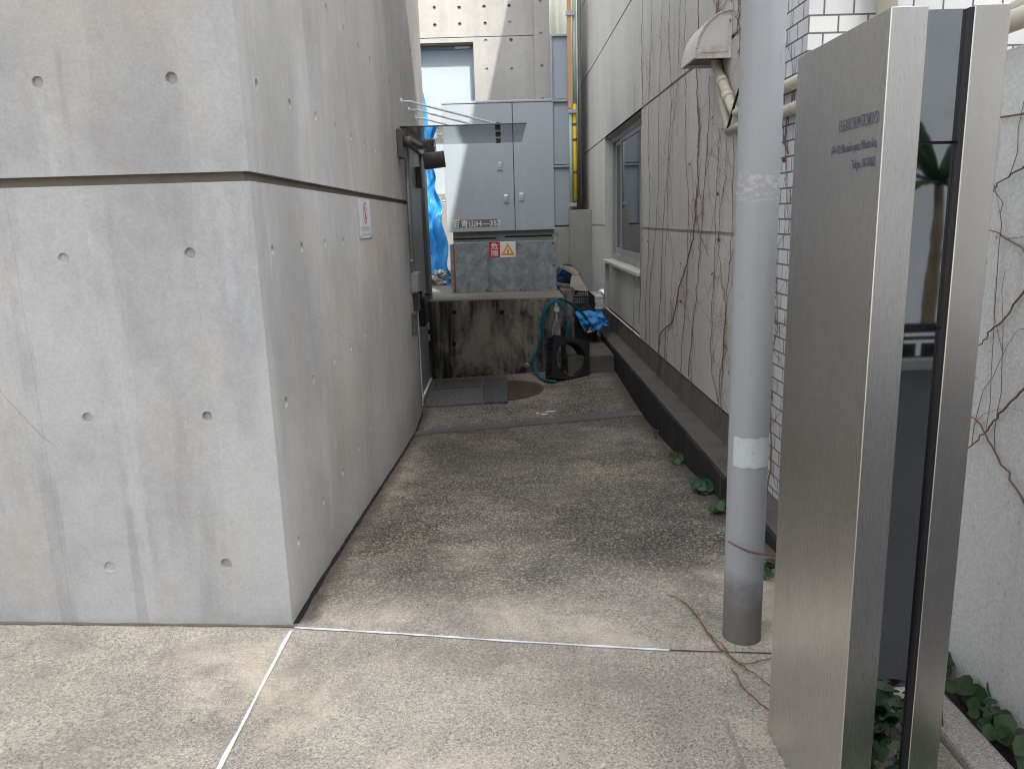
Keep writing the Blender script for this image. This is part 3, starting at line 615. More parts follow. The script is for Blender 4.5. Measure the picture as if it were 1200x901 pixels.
ZC = 2.372
t = thing('glass_canopy', 'thin smoked glass entrance canopy held by three white rods over the steel door', 'canopy', (WL, 8, ZC))
b = MB(); b.box(WL+.004, .235, 7.2, 8.86, ZC, ZC+.012, .002); b.build('glass_sheet', 'canopy_glass', t)
b = MB(); b.box(WL+.001, WL+.055, 7.215, 8.84, ZC-.05, ZC-.002); b.build('wall_channel', 'grey_steel_dark', t)
for yy, X1 in ((7.42, -.02), (7.98, -.02), (8.64, -.02)):
    b = MB(); b.tube([(WL+.001, yy, 2.625), (WL+.10, yy, 2.618), (WL+.13, yy, 2.607), (X1, yy, ZC+.03)], .0095, 8); b.lathe([(.026, 0), (.026, .012), (0, .012)], Matrix.Translation((WL+.001, yy, 2.625)) @ Matrix.Rotation(rad(90), 4, 'Y'), 14)
    b.build('tie_rod', 'white', t)
    b = MB(); b.tube([(X1, yy, ZC+.045), (X1, yy, ZC+.013)], .02, 12); b.box(X1-.025, X1+.025, yy-.03, yy+.03, ZC-.022, ZC-.001, .004); b.build('glass_clamp', 'dark_metal', t)

t = thing('notice_board', 'small white notice with a red prohibition ring screwed to the concrete wall', 'sign', (WL, 6.0, 1.4))
p = [at_x(x, y, WL) for x, y in ((419, 231), (431.5, 233.5), (434, 278), (421.5, 281))]
y0, y1 = p[0].y, p[1].y; z1, z0 = 1.706, 1.462
b = MB(); b.box(WL+.001, WL+.007, y0, y1, z0, z1, .001); b.build('board', 'lint', t)
yc, zc = (y0+y1)/2, z1-.085; b = MB()
def ring(q, c, r0, r1, X, n=32):
    for k in range(n):
        a, d = k*math.tau/n, (k+1)*math.tau/n
        q.face([(X, c[0]+r0*math.cos(a), c[1]+r0*math.sin(a)), (X, c[0]+r1*math.cos(a), c[1]+r1*math.sin(a)), (X, c[0]+r1*math.cos(d), c[1]+r1*math.sin(d)), (X, c[0]+r0*math.cos(d), c[1]+r0*math.sin(d))])
ring(b, (yc, zc), .056, .070, WL+.0082)
s_ = .042; b.face([(WL+.0082, yc-s_-.008, zc+s_), (WL+.0082, yc-s_+.008, zc+s_+.01), (WL+.0082, yc+s_+.008, zc-s_), (WL+.0082, yc+s_-.008, zc-s_-.01)])
b.build('prohibition_ring', surf('faded_red_print', (.42, .22, .22), rough=.6), t)
b = MB(); K_ = .62
b.box(WL+.007, WL+.0078, yc-.012*K_, yc+.012*K_, zc+.035*K_, zc+.06*K_); b.prism([(WL+.007, yc-.022*K_, zc+.03*K_), (WL+.007, yc+.02*K_, zc+.03*K_), (WL+.007, yc+.014*K_, zc-.03*K_), (WL+.007, yc-.016*K_, zc-.03*K_)], (.0008, 0, 0))
b.prism([(WL+.007, yc-.016*K_, zc-.03*K_), (WL+.007, yc-.002*K_, zc-.03*K_), (WL+.007, yc-.03*K_, zc-.075*K_), (WL+.007, yc-.045*K_, zc-.075*K_)], (.0008, 0, 0)); b.prism([(WL+.007, yc+.002*K_, zc-.03*K_), (WL+.007, yc+.014*K_, zc-.03*K_), (WL+.007, yc+.042*K_, zc-.075*K_), (WL+.007, yc+.028*K_, zc-.075*K_)], (.0008, 0, 0))
b.build('figure', 'ink', t)
b = MB()
for row, (zz, hh, wd, gap) in enumerate(((z0+.046, .028, .024, .034), (z0+.016, .016, .016, .024))):
    k = y0+.022
    while k < y1-.03:
        for dz in (0, .42, .84): b.box(WL+.007, WL+.0078, k, k+wd*R_.uniform(.7, 1), zz+hh*dz*.9, zz+hh*dz*.9+hh*.16)
        b.box(WL+.0071, WL+.0079, k+wd*.35, k+wd*.55, zz, zz+hh); k += gap
b.build('small_print', 'grey_print', t)
for yy in (y0-.012, y1+.012):
    b = MB(); b.box(WL+.001, WL+.012, yy-.008, yy+.008, z0-.005, z0+.02, .002); b.build('clip', 'conduit', t)

# ------------------------------------------------------------------ right grey building
br = thing('grey_rendered_building', 'grey rendered building with vine-covered wall, window bay and tiled corner, right of the passage', 'building', (WR, 4, 0))
YF, YW0, YW1, ZP, HB = 14.65, 8.34, 11.25, .232, 10.0
YT0, YT1 = 3.86, 4.32                      # tiled corner pier
ZW0, ZW1, RB = .965, 2.60, .055
g1, g2, gw = 1.42, 2.615, .012
b = MB(); XW = WR
def wall_rect(q, X, y0, y1, z0, z1): q.face([(X, y0, z0), (X, y0, z1), (X, y1, z1), (X, y1, z0)])
bands = [(ZP+.022, g1-gw), (g1+gw, g2-gw), (g2+gw, 3.81-gw), (3.81+gw, 5.0-gw), (5.0+gw, HB)]
for z0, z1 in bands:
    for y0, y1 in ((YT1, YW0), (YW1, YF)):
        wall_rect(b, XW, y0, y1, z0, z1)
    if z0 > 2.4: wall_rect(b, XW, YW0, YW1, z0, z1)
for z in (g1, g2, 3.81, 5.0):                 # joint lips
    for y0, y1 in (((YT1, YW0), (YW1, YF)) if z < 2.7 else ((YT1, YF),)):
        for s in (-gw, gw): b.face([(XW, y0, z+s), (XW, y1, z+s), (XW+.02, y1, z+s), (XW+.02, y0, z+s)])
        wall_rect(b, XW+.02, y0, y1, z-gw, z+gw)
b.face([(XW, YF, ZP), (XW, YF, HB), (XW+6, YF, HB), (XW+6, YF, ZP)])
b.face([(XW, YT1, ZP+.022), (XW, YF, ZP+.022), (XW+.03, YF, ZP+.022), (XW+.03, YT1, ZP+.022)])
# bay below window + reveals
wall_rect(b, XW+RB, YW0, YW1, ZP+.02, ZW0)
b.face([(XW, YW1, ZP+.02), (XW, YW1, ZW1+.003), (XW+.2, YW1, ZW1+.003), (XW+.2, YW1, ZP+.02)])
b.face([(XW, YW0, ZP+.02), (XW, YW0, ZW1+.003), (XW+.2, YW0, ZW1+.003), (XW+.2, YW0, ZP+.02)])
b.face([(XW, YW0, ZW1+.003), (XW, YW1, ZW1+.003), (XW+.2, YW1, ZW1+.003), (XW+.2, YW0, ZW1+.003)])
b.build('rendered_wall', 'stucco', br)
b = MB(); b.box(XW+.021, XW+6, YT1, YW0-.25, -.6, HB-.01); b.box(XW+.32, XW+6, YW0-.25, YW1+.2, -.6, HB-.01); b.box(XW+.021, XW+6, YW1+.2, YF-.01, -.6, HB-.01); b.box(XW+.021, XW+.32, YW0-.25, YW1+.2, ZW1+.01, HB-.01)
b.box(XW+.07, XW+.32, YW0-.25, YW1+.2, -.6, ZW0-.05)
b.build('wall_core', 'black_gap', br)
b = MB(); y = YT1
while y < YF-.05:
    y2 = min(YF, y+.592); b.box(XW+.010, XW+.02, y+.004, y2-.004, -.5, ZP, .001); y = y2
b.build('plinth', 'plinth', br)
wn_ = MB(); X0 = XW+.10
for y0, y1, z0, z1 in ((YW0+.002, YW1-.002, ZW1-.06, ZW1-.0), (YW0+.002, YW1-.002, ZW0+.0, ZW0+.07), (YW1-.07, YW1-.002, ZW0+.07, ZW1-.06), (YW0+.002, YW0+.06, ZW0+.07, ZW1-.06)):
    wn_.box(X0, X0+.08, y0, y1, z0, z1, .003)
win = wn_.build('window', 'grey_steel', br)
ym = YW1-.72
for k, (y0, y1, dx) in enumerate(((YW0+.06, ym, .012), (ym-.06, YW1-.07, .045))):
    b = MB(); s = .055
    b.box(X0+dx, X0+dx+.03, y0, y1, ZW0+.071, ZW0+.071+s+.03, .002); b.box(X0+dx, X0+dx+.03, y0, y1, ZW1-.061-s, ZW1-.061, .002)
    b.box(X0+dx+.001, X0+dx+.029, y0, y0+s, ZW0+.07+s+.031, ZW1-.062-s); b.box(X0+dx+.001, X0+dx+.029, y1-s, y1, ZW0+.07+s+.031, ZW1-.062-s)
    o = b.build('sash', 'grey_steel', win)
    b = MB(); b.box(X0+dx+.012, X0+dx+.018, y0+s, y1-s, ZW0+.07+s+.031, ZW1-.062-s); b.build('pane', 'window_glass', win)
b = MB(); b.prism([(XW-.045, YW0-.02, ZW0-.045), (XW-.045, YW0-.02, ZW0-.012), (XW+.18, YW0-.02, ZW0-.001), (XW+.18, YW0-.02, ZW0-.045)], (0, YW1-YW0+.035, 0)); b.build('sill', 'stucco', win)
b = MB(); b.box(XW-.003, XW+.5, YT0, YT1-.002, -.5, HB, .0); b.box(XW+.5, XW+6, YT0+.001, YT1-.002, -.5, HB)
b.build('tile_pier', 'tiles', br)
tag_ = None
# low wall nearer the street
lw = MB(); lw.box(1.437, 1.64, 1.2, YT0-.003, -.3, 1.985, .006); lw = lw.build('garden_wall', 'stucco_white'); tag(lw, 'low white rough-rendered wall with dry vines behind the steel sign pillar', 'wall')

# kerbs
b = MB(); n = 40
rk = []
for i in range(n+1):
    y = 3.3 + (10.4-3.3)*i/n; jt = mnoise.noise((y*3, 0, 0))*.006
    rk.append([(CX+jt, y, -.5), (CX+jt*1.5, y, .004+jt), (CX+.014, y, .018+jt), (XW+.009, y, .022)])
for a, c in zip(rk, rk[1:]):
    for k in range(3):
        b.mi = 1 if k == 2 else 0; b.face([a[k], a[k+1], c[k+1], c[k]])
b.mi = 0; b.face([rk[0][k] for k in range(4)] + [(XW+.009, 3.3, -.5)]); b.face([rk[-1][k] for k in (3, 2, 1, 0)] + [])
tag(b.build('retaining_kerb', ['kerb_black', 'kerb_top'], recalc=True), 'blackened concrete kerb along the foot of the vine-covered wall', 'kerb')
b = MB(); b.box(1.235, 1.345, 1.25, 3.28, -.2, .065, .012, 2)
tag(b.build('granite_kerb', 'granite'), 'speckled granite kerb in front of the low white wall', 'kerb')
b = MB(); b.face([(1.345, 1.25, .03), (1.436, 1.25, .03), (1.436, 3.28, .03), (1.345, 3.28, .03)]); struct(b.build('soil_bed', 'brown_plastic'))
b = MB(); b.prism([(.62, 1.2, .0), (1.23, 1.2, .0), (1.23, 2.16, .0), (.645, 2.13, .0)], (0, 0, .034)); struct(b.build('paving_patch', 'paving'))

# hood
YH0, YH1 = 5.12, 5.47
t = thing('vent_hood', 'weathered white quarter-round vent hood high on the vine-covered wall', 'vent', (WR, 5.3, 2.5))
prof = [(XW-.002, 2.77)] + [(XW-.225*math.sin(a), 2.505 + .265*math.cos(a)) for a in [rad(8*k) for k in range(1, 11)]] + [(XW-.228, 2.495), (XW-.002, 2.495)]
for y_ in (YH0, YH1-.012): b = MB(); b.prism([(x, y_, z) for x, z in prof], (0, .012, 0)); b.build('end_plate', 'hood', t, recalc=True)
b = MB(); pr = prof[:-1]
for (x0, z0), (x1, z1) in zip(pr, pr[1:]):
    b.prism([(x0-.006, YH0-.008, z0+.006), (x1-.006, YH0-.008, z1+.004), (x1+.006, YH0-.008, z1), (x0+.001, YH0-.008, z0-.004)], (0, YH1-YH0+.016, 0))
b.build('curved_cover', 'hood_rust', t, recalc=True)
b = MB(); b.box(XW-.215, XW-.01, YH0+.012, YH1-.012, 2.515, 2.53); b.build('louvre', 'dark_metal', t)
b = MB(); b.box(XW-.19, XW-.03, YH0-.005, YH0-.0005, 2.53, 2.535); b.box(XW-.034, XW-.029, YH0-.005, YH0-.0005, 2.53, 2.70); b.build('trim', 'hood', t)
# cream pipes
GP = 'cream pipes below the vent hood'
def pipe(pts, r, label, bands=()):
    q = MB(); q.tube(spline(pts, 5), r, 12); o = q.build('drain_pipe', 'cream_pipe'); tag(o, label, 'pipe', GP); return o
P = lambda px, py, X=1.405: tuple(at_x(px, py, X))
b = MB(); b.tube(spline([P(838, 66), P(840, 80), P(846, 95), P(853, 112), P(859, 128), P(866, 131.5), P(880, 125)], 4) + spline([(1.405, 4.55, 2.145), (1.405, 3.9, 2.15), (1.405, 3.2, 2.155), (1.42, 2.9, 2.16)], 4), .030, 12)
t = b.build('drain_pipe', 'cream_pipe'); tag(t, 'upper cream pipe bending down from the vent hood and running along the wall', 'pipe', GP)
for px, py in ((846, 95), (853, 113)):
    b = MB(); c = Vector(P(px, py)); b.tube([c+Vector((0, .03, .02)), c-Vector((0, .03, .02))], .036, 12); b.build('collar', 'cream_pipe', t)
b = MB(); b.tube([P(854, 153), (1.405, 4.6, 2.045), (1.405, 3.9, 2.035), (1.405, 2.4, 2.045), (1.42, 1.0, 2.05)], .029, 12)
tag(b.build('drain_pipe', 'cream_pipe'), 'lower cream pipe running level past the tiled corner above the low wall', 'pipe', GP)
b = MB(); b.tube(spline([P(843, 70, 1.43), P(844, 110, 1.43), P(851, 140, 1.43), P(854, 158, 1.43)], 4), .022, 10)
tag(b.build('drain_pipe', 'cream_pipe'), 'short dirty vertical pipe behind the bent cream pipe', 'pipe', GP)
b = MB(); b.tube(spline([P(870, 95, 1.38), P(862, 118, 1.38), P(853, 150, 1.38)], 4), .008, 8); tag(b.build('black_cable', 'black_plastic'), 'short black cable slanting down beside the pipes next to the grey post', 'cable')
b = MB(); b.tube([(1.78, 3.80, 2.3), (1.78, 3.80, 6.0)], .045, 14); tag(b.build('downpipe', 'cream_pipe'), 'cream downpipe in front of the white tiles above the sign pillar', 'pipe')
b = MB(); b.tube([(1.47, 2.95, 2.085), (1.47, 1.0, 2.115)], .026, 12); tag(b.build('drain_pipe', 'cream_pipe'), 'cream pipe lying on top of the low white wall', 'pipe', GP)
# dome vent
VC = Vector((WR, 11.46, at_x(708, 345, WR).z)); t = MB()
t.lathe([(0, .085), (.03, .082), (.06, .068), (.078, .04), (.086, .01), (.086, 0)], Matrix.Translation(VC) @ Matrix.Rotation(rad(-90), 4, 'Y'), 22)
t.tube([VC+Vector((-.01, 0, 0)), VC+Vector((-.05, -.02, -.075))], .062, 14)
tag(t.build('dome_vent', 'dome'), 'small round aluminium vent cap low on the grey wall beneath the window', 'vent')

# vines ------------------------------------------------------------
VT = [
 [(754.5, 0), (753, 60), (753.5, 120), (752, 170), (754, 240), (752, 300), (750, 380)],
 [(765, 0), (764, 55), (762, 105), (761, 160), (763, 235), (761, 300), (759, 330), (757, 420)],
 [(777, 0), (776, 50), (774, 110), (773, 200), (771, 250), (766, 310), (763, 330), (762, 430)],
 [(786, 0), (785, 60), (788, 110), (786, 170), (783, 205), (779, 260), (775, 340), (773, 395), (771, 440)],
 [(798.5, 0), (797, 50), (795, 105), (790, 150), (785, 190), (783, 262), (781, 310), (780, 420)],
 [(841, 0), (843, 16)],
 [(821, 0), (820, 40), (818, 90), (820, 140), (819, 190), (820, 215), (817, 240), (815, 272), (806, 310), (797, 338), (790, 375), (775, 393), (772, 440)],
 [(833, 90), (832, 150), (828, 205), (824, 260), (822, 290), (818, 340), (812, 400), (808, 440)],
 [(845, 150), (843, 200), (840, 270), (838, 330), (836, 370), (835, 420), (842, 470)],
 [(853, 160), (851, 210), (846, 250), (844, 290), (848, 330), (852, 360), (851, 400), (846, 440), (842, 500)],
 [(862, 150), (861, 230), (858, 300), (853, 350), (849, 410), (846, 500)],
 [(783, 262), (790, 300), (788, 350), (784, 400), (778, 470)],
 [(866, 40), (868, 20), (868, 0)],
 [(806, 0), (803, 60), (806, 110), (805, 160), (808, 240), (806, 330), (800, 410), (797, 480)],
 [(870, 160), (866, 260), (868, 330), (862, 420), (860, 520)],
 [(745, 100), (744, 180), (746, 260), (744, 350), (743, 395)],
]
VL = ['near the window', 'left of the hood', 'running straight down from the hood', 'beside the grey post']
def leaf_shape(q, c, n, size, up=None):
    n = n.normalized(); a = (up or Vector((0, 0, 1))); a = (a - n*a.dot(n))
    a = a.normalized() if a.length > 1e-4 else n.orthogonal().normalized(); d = n.cross(a)
    pts = [(0, -.5), (.36, -.42), (.5, -.08), (.34, .28), (0, .55), (-.34, .28), (-.5, -.08), (-.36, -.42)]
    cv = q.b.verts.new(c - n*size*.10); vv = [q.b.verts.new(c + (d*x + a*y)*size + n*size*.10*abs(x)) for x, y in pts]
    for i in range(8):
        f = q.b.faces.new((cv, vv[i], vv[(i+1) % 8])); f.smooth = True; f.material_index = q.mi
    return q
VG = 'dry vines climbing the grey wall'
def branch(q, p, ang, length, r, depth, X, nl, leaves, zlim=(.05, 3.6), ylim=(YT1+.02, 14)):
    pts = [p]; a = ang; n = max(4, int(length/.06)); curl = R_.uniform(-.16, .16)
    for i in range(n):
        a += R_.uniform(-.3, .3) + curl; p = Vector((X - R_.uniform(.0, .006), p.y + math.cos(a)*.06, p.z + math.sin(a)*.06))
        if not (zlim[0] < p.z < zlim[1] and ylim[0] < p.y < ylim[1]): break
        if YW0-.05 < p.y < YW1+.05 and p.z > .25: break
        pts.append(p)
        if depth > 0 and R_.random() < .16: branch(q, p, a + R_.choice((-1, 1))*R_.uniform(.5, 1.1), length*R_.uniform(.25, .5), r*.6, depth-1, X, nl, leaves, zlim, ylim)
        if R_.random() < nl: leaves.append(p)
    if len(pts) > 2: q.tube(pts, [r*(1-.7*i/len(pts)) for i in range(len(pts))], 5)
def vine_mesh(lbl, pts, X, r, nbr, nl, group=VG, **kw):
    pts = spline(pts, 5); pts = [Vector((X - .004 - R_.uniform(0, .012), p.y + R_.uniform(-.006, .006), p.z)) for p in pts]
    q = MB(); lv = []; q.tube(pts, [r*(.7+.6*i/len(pts)) for i in range(len(pts))], 6)
    for k in range(nbr):
        p = R_.choice(pts[2:]); branch(q, p, R_.choice((-1, 1))*R_.uniform(.3, 1.9) + (math.pi if R_.random() < .5 else 0), R_.uniform(.15, .6), r*.5, 1, X, nl, lv, **kw)
    o = q.build('climbing_vine', R_.choice(['vine', 'vine', 'vine_pale'])); tag(o, lbl, 'vine', group)
    if lv:
        q = MB()
        for p in lv: leaf_shape(q, p + Vector((-.01, 0, 0)), Vector((-1, R_.uniform(-.6, .6), R_.uniform(-.5, .5))), R_.uniform(.012, .030))
        q.build('dead_leaves', 'vine_leaf', o)
    return o
for i, tr in enumerate(VT):
    pts = [at_x(x, y, WR-.004) for x, y in tr]
    near = tr[0][0] > 815
    vine_mesh('thin leafless dry vine hanging on the grey wall between window and post' if not near else 'dry brown vine with a few dead red leaves on the grey wall beside the post', pts, WR-.005, .0044 if i == 6 else R_.uniform(.0015, .0028), (17 if near else 13), .03 if near else .006)
# vines on tiles and on the low wall
for k, tr in enumerate(([(913, 240), (908, 280), (911, 330), (905, 360), (912, 380)], [(905, 440), (906, 500), (904, 560), (899, 600)], [(932, 112), (926, 135), (922, 160), (925, 180)], [(908, 390), (905, 420), (903, 470)])):
    pts = [at_x(x, y, WR-.006) for x, y in tr]
    vine_mesh('dry vine twig crossing the white tiles between post and sign pillar', pts, WR-.008, .004, 5, .06, 'dry twigs on the white tiles', ylim=(YT0+.01, YT1+.1))
for k, (tr, lb) in enumerate((([(1133, 532), (1150, 515), (1160, 503), (1175, 485), (1200, 460), (1230, 432)], 'thick dry vine rising to the right across the low white wall'), ([(1137, 486), (1152, 497), (1170, 530), (1195, 572), (1225, 640)], 'dry vine slanting down to the right across the low white wall'), ([(1165, 225), (1177, 213), (1200, 198), (1230, 180)], 'dry vine near the top of the low white wall'), ([(1161, 268), (1180, 278), (1200, 290), (1235, 320)], 'second dry vine below the top of the low white wall'), ([(1150, 405), (1163, 390), (1182, 372), (1200, 345), (1240, 300)], 'long dry vine with red leaf tufts on the low white wall'), ([(1135, 132), (1160, 138), (1200, 134), (1250, 120)], 'thin dry vine along the top edge of the low white wall'), ([(1160, 505), (1172, 340), (1178, 250), (1165, 200)], 'hair-thin vine hanging vertically on the low white wall'))):
    pts = [at_x(x, y, 1.432) for x, y in tr]
    vine_mesh(lb, pts, 1.433, .0028 if k != 6 else .0012, 1, .04, 'dry vines on the low white wall', ylim=(.8, 3.7), zlim=(.05, 1.97))

# ------------------------------------------------------------------ post
PXc, PYc = .850, 2.652
t = thing('steel_post', 'tall scuffed grey steel post standing at the mouth of the passage', 'post', (PXc, PYc, 0))
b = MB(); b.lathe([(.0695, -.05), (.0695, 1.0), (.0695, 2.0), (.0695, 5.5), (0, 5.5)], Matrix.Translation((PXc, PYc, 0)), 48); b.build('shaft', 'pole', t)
b = MB()
def band(u, v):
    a = rad(-152 + 125*u + R_.uniform(-.6, .6)*(v in (0, 1))); z = .682 + .108*v + .002*math.sin(u*21)
    return Vector((PXc + .0708*math.cos(a), PYc + .0708*math.sin(a), z))
b.grid(band, 24, 6); b.build('tape', 'tape', t)

# ------------------------------------------------------------------ steel sign pillar
MX0, MX1, MY0, MY1, MZ = .748, .977, 1.578, 2.055, 1.93
t = thing('sign_pillar', 'brushed stainless steel sign pillar with a dark glass strip and small lettering', 'sign', (.86, 1.8, 0))
b = MB(); b.box(MX0, MX0+.072, MY0, MY1, .012, MZ, .0016); b.build('wide_panel', 'steel', t)
b = MB(); b.box(MX1-.069, MX1, MY0+.0005, MY1, .012, MZ, .0016); b.build('narrow_panel', 'steel_front', t)
b = MB(); b.box(MX1-.0785, MX1-.0695, MY0+.002, MY1-.01, .012, MZ-.004, .0005); b.build('black_channel', 'black_metal', t); b = MB(); b.box(MX0+.0725, MX0+.0738, MY0+.008, MY1-.01, .012, MZ-.004); b.build('black_channel', 'black_metal', t)
zs = [.012, .55, 1.314, 1.681, MZ-.004]
for z0, z1 in ((.012, 1.309), (1.314, 1.678), (1.684, MZ-.004)):
    b = MB(); b.box(MX0+.074, MX1-.079, MY0+.014, MY0+.022, z0, z1); b.build('glass_pane', 'mirror', t)
b = MB(); b.box(MX0+.074, MX1-.079, MY0+.024, MY1-.01, .012, MZ-.006); b.build('inner_core', 'black_metal', t)
xd, zd = (0, -1, 0), (0, 0, 1); yr = MY0+.022
text_mesh('lettering', 'FLEXFORM TOKYO', .037, (MX0, yr, 1.722), xd, zd, 'ink_soft', t, 'RIGHT', .57, -.0006)
text_mesh('lettering', '6-4-10, Minamiaoyama, Minato-ku,', .027, (MX0, yr+.002, 1.678), xd, zd, 'ink_soft', t, 'RIGHT', .57)
text_mesh('lettering', 'Tokyo, 107-0062', .027, (MX0, yr+.004, 1.641), xd, zd, 'ink_soft', t, 'RIGHT', .56)

# ------------------------------------------------------------------ platform, step, cabinet
YP = 9.22; ZPF = at_y(600, 350, YP).z; PXR = at_y(662, 347, YP).x
t = thing('concrete_platform', 'black-stained concrete platform carrying the electrical cabinet', 'platform', (0, YP, -.3))
b = MB(); b.box(-1.1, PXR, YP, 11.4, -.6, ZPF-.011, .006); b.build('front_block', 'grime', t)
b = MB(); b.box(-1.1, PXR-.005, YP+.012, 11.4, ZPF-.010, ZPF, .004); b.build('top_slab', 'slab_top', t)
b = MB(); b.box(PXR+.003, PXR+.19, YP+.75, 11.4, -.6, ZPF+.02, .008); b.build('end_block', 'grime', t)
for px, py in ((532, 366), (588, 366), (532, 403)):
    b = MB(); c = at_y(px, py, YP); b.lathe([(.028, .001), (.022, .0005), (0, .0004)], Matrix.Translation(c) @ Matrix.Rotation(rad(90), 4, 'X'), 14); b.build('tie_hole', 'black_gap', t)
c = at_y(617, 428, YP); b = MB(); b.lathe([(0, .03), (.026, .03), (.03, .02), (.03, 0)], Matrix.Translation(c) @ Matrix.Rotation(rad(90), 4, 'X'), 16); b.build('pipe_cap', 'concrete_block', t)
b = MB(); b.box(PXR+.001, CX-.012, 8.95, YP+.748, -.6, -.035, .012, 2); b.box(PXR+.195, CX-.012, YP+.75, 12.2, -.6, -.037)
tag(b.build('concrete_step', 'kerb_top'), 'low concrete step between the platform and the black kerb', 'step')

ZT = ZPF; YCB = at_z(590, 342, ZT).y
q0 = at_y(525, 274, YCB); q1 = at_y(650, 267.5, YCB); q2 = at_y(517, 122, YCB); q3 = at_y(648, 116, YCB)
CX0, CX1, CZ0, CZ1 = (q0.x+q2.x)/2, (q1.x+q3.x)/2, (q0.z+q1.z)/2, (q2.z+q3.z)/2
xm = (at_y(600, 118, YCB).x + at_y(604, 270, YCB).x)/2
t = thing('electrical_cabinet', 'large blue-grey double-door electrical cabinet on a galvanised base', 'cabinet', ((CX0+CX1)/2, YCB, ZT))
b = MB(); b.box(CX0+.005, CX1-.005, YCB+.03, YCB+.75, CZ0+.01, CZ1-.02, .004); b.box(CX0-.004, CX1+.004, YCB-.006, YCB+.77, CZ1-.019, CZ1+.012, .006); b.build('body', 'cab', t)
dl = MB(); dl.box(CX0, xm-.004, YCB, YCB+.029, CZ0, CZ1-.022, .004); dl = dl.build('door', 'cab', t)
dr2 = MB(); dr2.box(xm+.004, CX1, YCB, YCB+.029, CZ0, CZ1-.022, .004); dr2 = dr2.build('door', 'cab', t)
b = MB(); b.box(xm-.0038, xm+.0038, YCB+.015, YCB+.0299, CZ0+.012, CZ1-.022); b.build('door_gap', 'black_gap', t)
def latch(px, py, par):
    c = at_y(px, py, YCB); q = MB(); q.box(c.x-.034, c.x+.034, YCB-.012, YCB-.0005, c.z-.05, c.z+.05, .005); q.box(c.x-.022, c.x+.022, YCB-.022, YCB-.0125, c.z-.02, c.z+.038, .004); q.build('handle', 'dome', par)
latch(586, 195, dl); latch(593, 233, dl); latch(611, 231, dr2)
c = at_y(524, 119.5, YCB+.2); b = MB(); b.lathe([(.02, -.02), (.024, .01), (.02, .03), (0, .034)], Matrix.Translation((c.x, YCB+.2, CZ1+.014)), 12); b.build('lifting_lug', 'rust', t)
bz = at_y(590, 283, YCB).z; NX0 = at_y(531, 280, YCB).x; NX1 = at_y(650, 280, YCB).x
b = MB(); b.box(NX0, NX1, YCB+.035, YCB+.72, bz-.002, CZ0+.009); b.build('neck', 'cab_dark', t)
for x0, x1, z in ((531, 582, 281), (592, 647, 278)):
    b = MB(); a, c = at_y(x0, z, YCB), at_y(x1, z-1.5, YCB); b.box(a.x, c.x, YCB+.031, YCB+.0346, a.z-.006, a.z+.014); b.build('vent_slot', 'black_gap', t)
BX0 = at_y(533, 300, YCB).x; BX1 = at_y(652, 300, YCB).x
b = MB(); b.box(BX0, BX1, YCB+.004, YCB+.74, ZT+.001, bz-.003, .004); bs = b.build('base_box', 'galv', t)
b = MB(); b.box(BX0-.022, BX0-.001, YCB+.01, YCB+.05, ZT+.001, bz-.01); b.build('rusty_edge', 'rust', bs)
b = MB(); b.box(BX0-.06, BX0-.023, YCB+.012, YCB+.05, ZT+.001, bz-.02); b.build('flange', 'galv', bs)
b = MB(); b.box(BX1-.03, BX1+.035, YCB+.03, YCB+.10, bz-.01, bz+.09, .004); b.build('clamp', 'galv', bs)
for px, py in ((570, 289), (608, 287), (648, 285), (649, 311), (645, 338), (571, 341), (610, 339), (530, 317), (533, 340)):
    b = MB(); c = at_y(px, py, YCB); b.lathe([(.012, 0), (.012, .006), (0, .008)], Matrix.Translation((c.x, YCB+.0035, max(c.z, ZT+.03))) @ Matrix.Rotation(rad(90), 4, 'X'), 8); b.build('bolt', 'dark_metal', bs)
# marking on the left door
o0 = at_y(538, 266.2, YCB); YS = YCB
a = at_y(532, 267, YCB); c = at_y(583, 257.5, YCB)
b = MB(); b.box(a.x+.03, c.x, YS-.0022, YS-.0006, o0.z-.008, o0.z+.088); b.build('marking_plate', 'cab_dark', dl)
text_mesh('marking', '青山H—357', .092, (at_y(540, 266, YCB).x, YS-.0022, o0.z+.004), (1, 0, 0), (0, 0, 1), 'white', dl, 'LEFT', 1.07, .0012)
b = MB(); lx, lz, u = at_y(532, 266.5, YCB).x-.004, o0.z-.004, .0105
for k in range(3):
    cx_ = lx + u*(.9+2.7*k); b.box(cx_-u*1.1, cx_+u*1.1, YS-.003, YS-.0023, lz+u*7.6, lz+u*8.7); b.box(cx_-u*.5, cx_+u*.5, YS-.0031, YS-.0024, lz+u*6.8, lz+u*9.6)
for x0, x1, z0, z1 in ((1.0, 6.2, 5.0, 6.2), (1.0, 2.1, 0, 5.0), (5.1, 6.2, 0, 5.0), (2.1, 5.1, 2.6, 3.5), (2.1, 5.1, 0, .9)):
    b.box(lx+u*x0, lx+u*x1, YS-.003, YS-.0023, lz+u*z0, lz+u*z1)
b.build('emblem', 'white', dl)
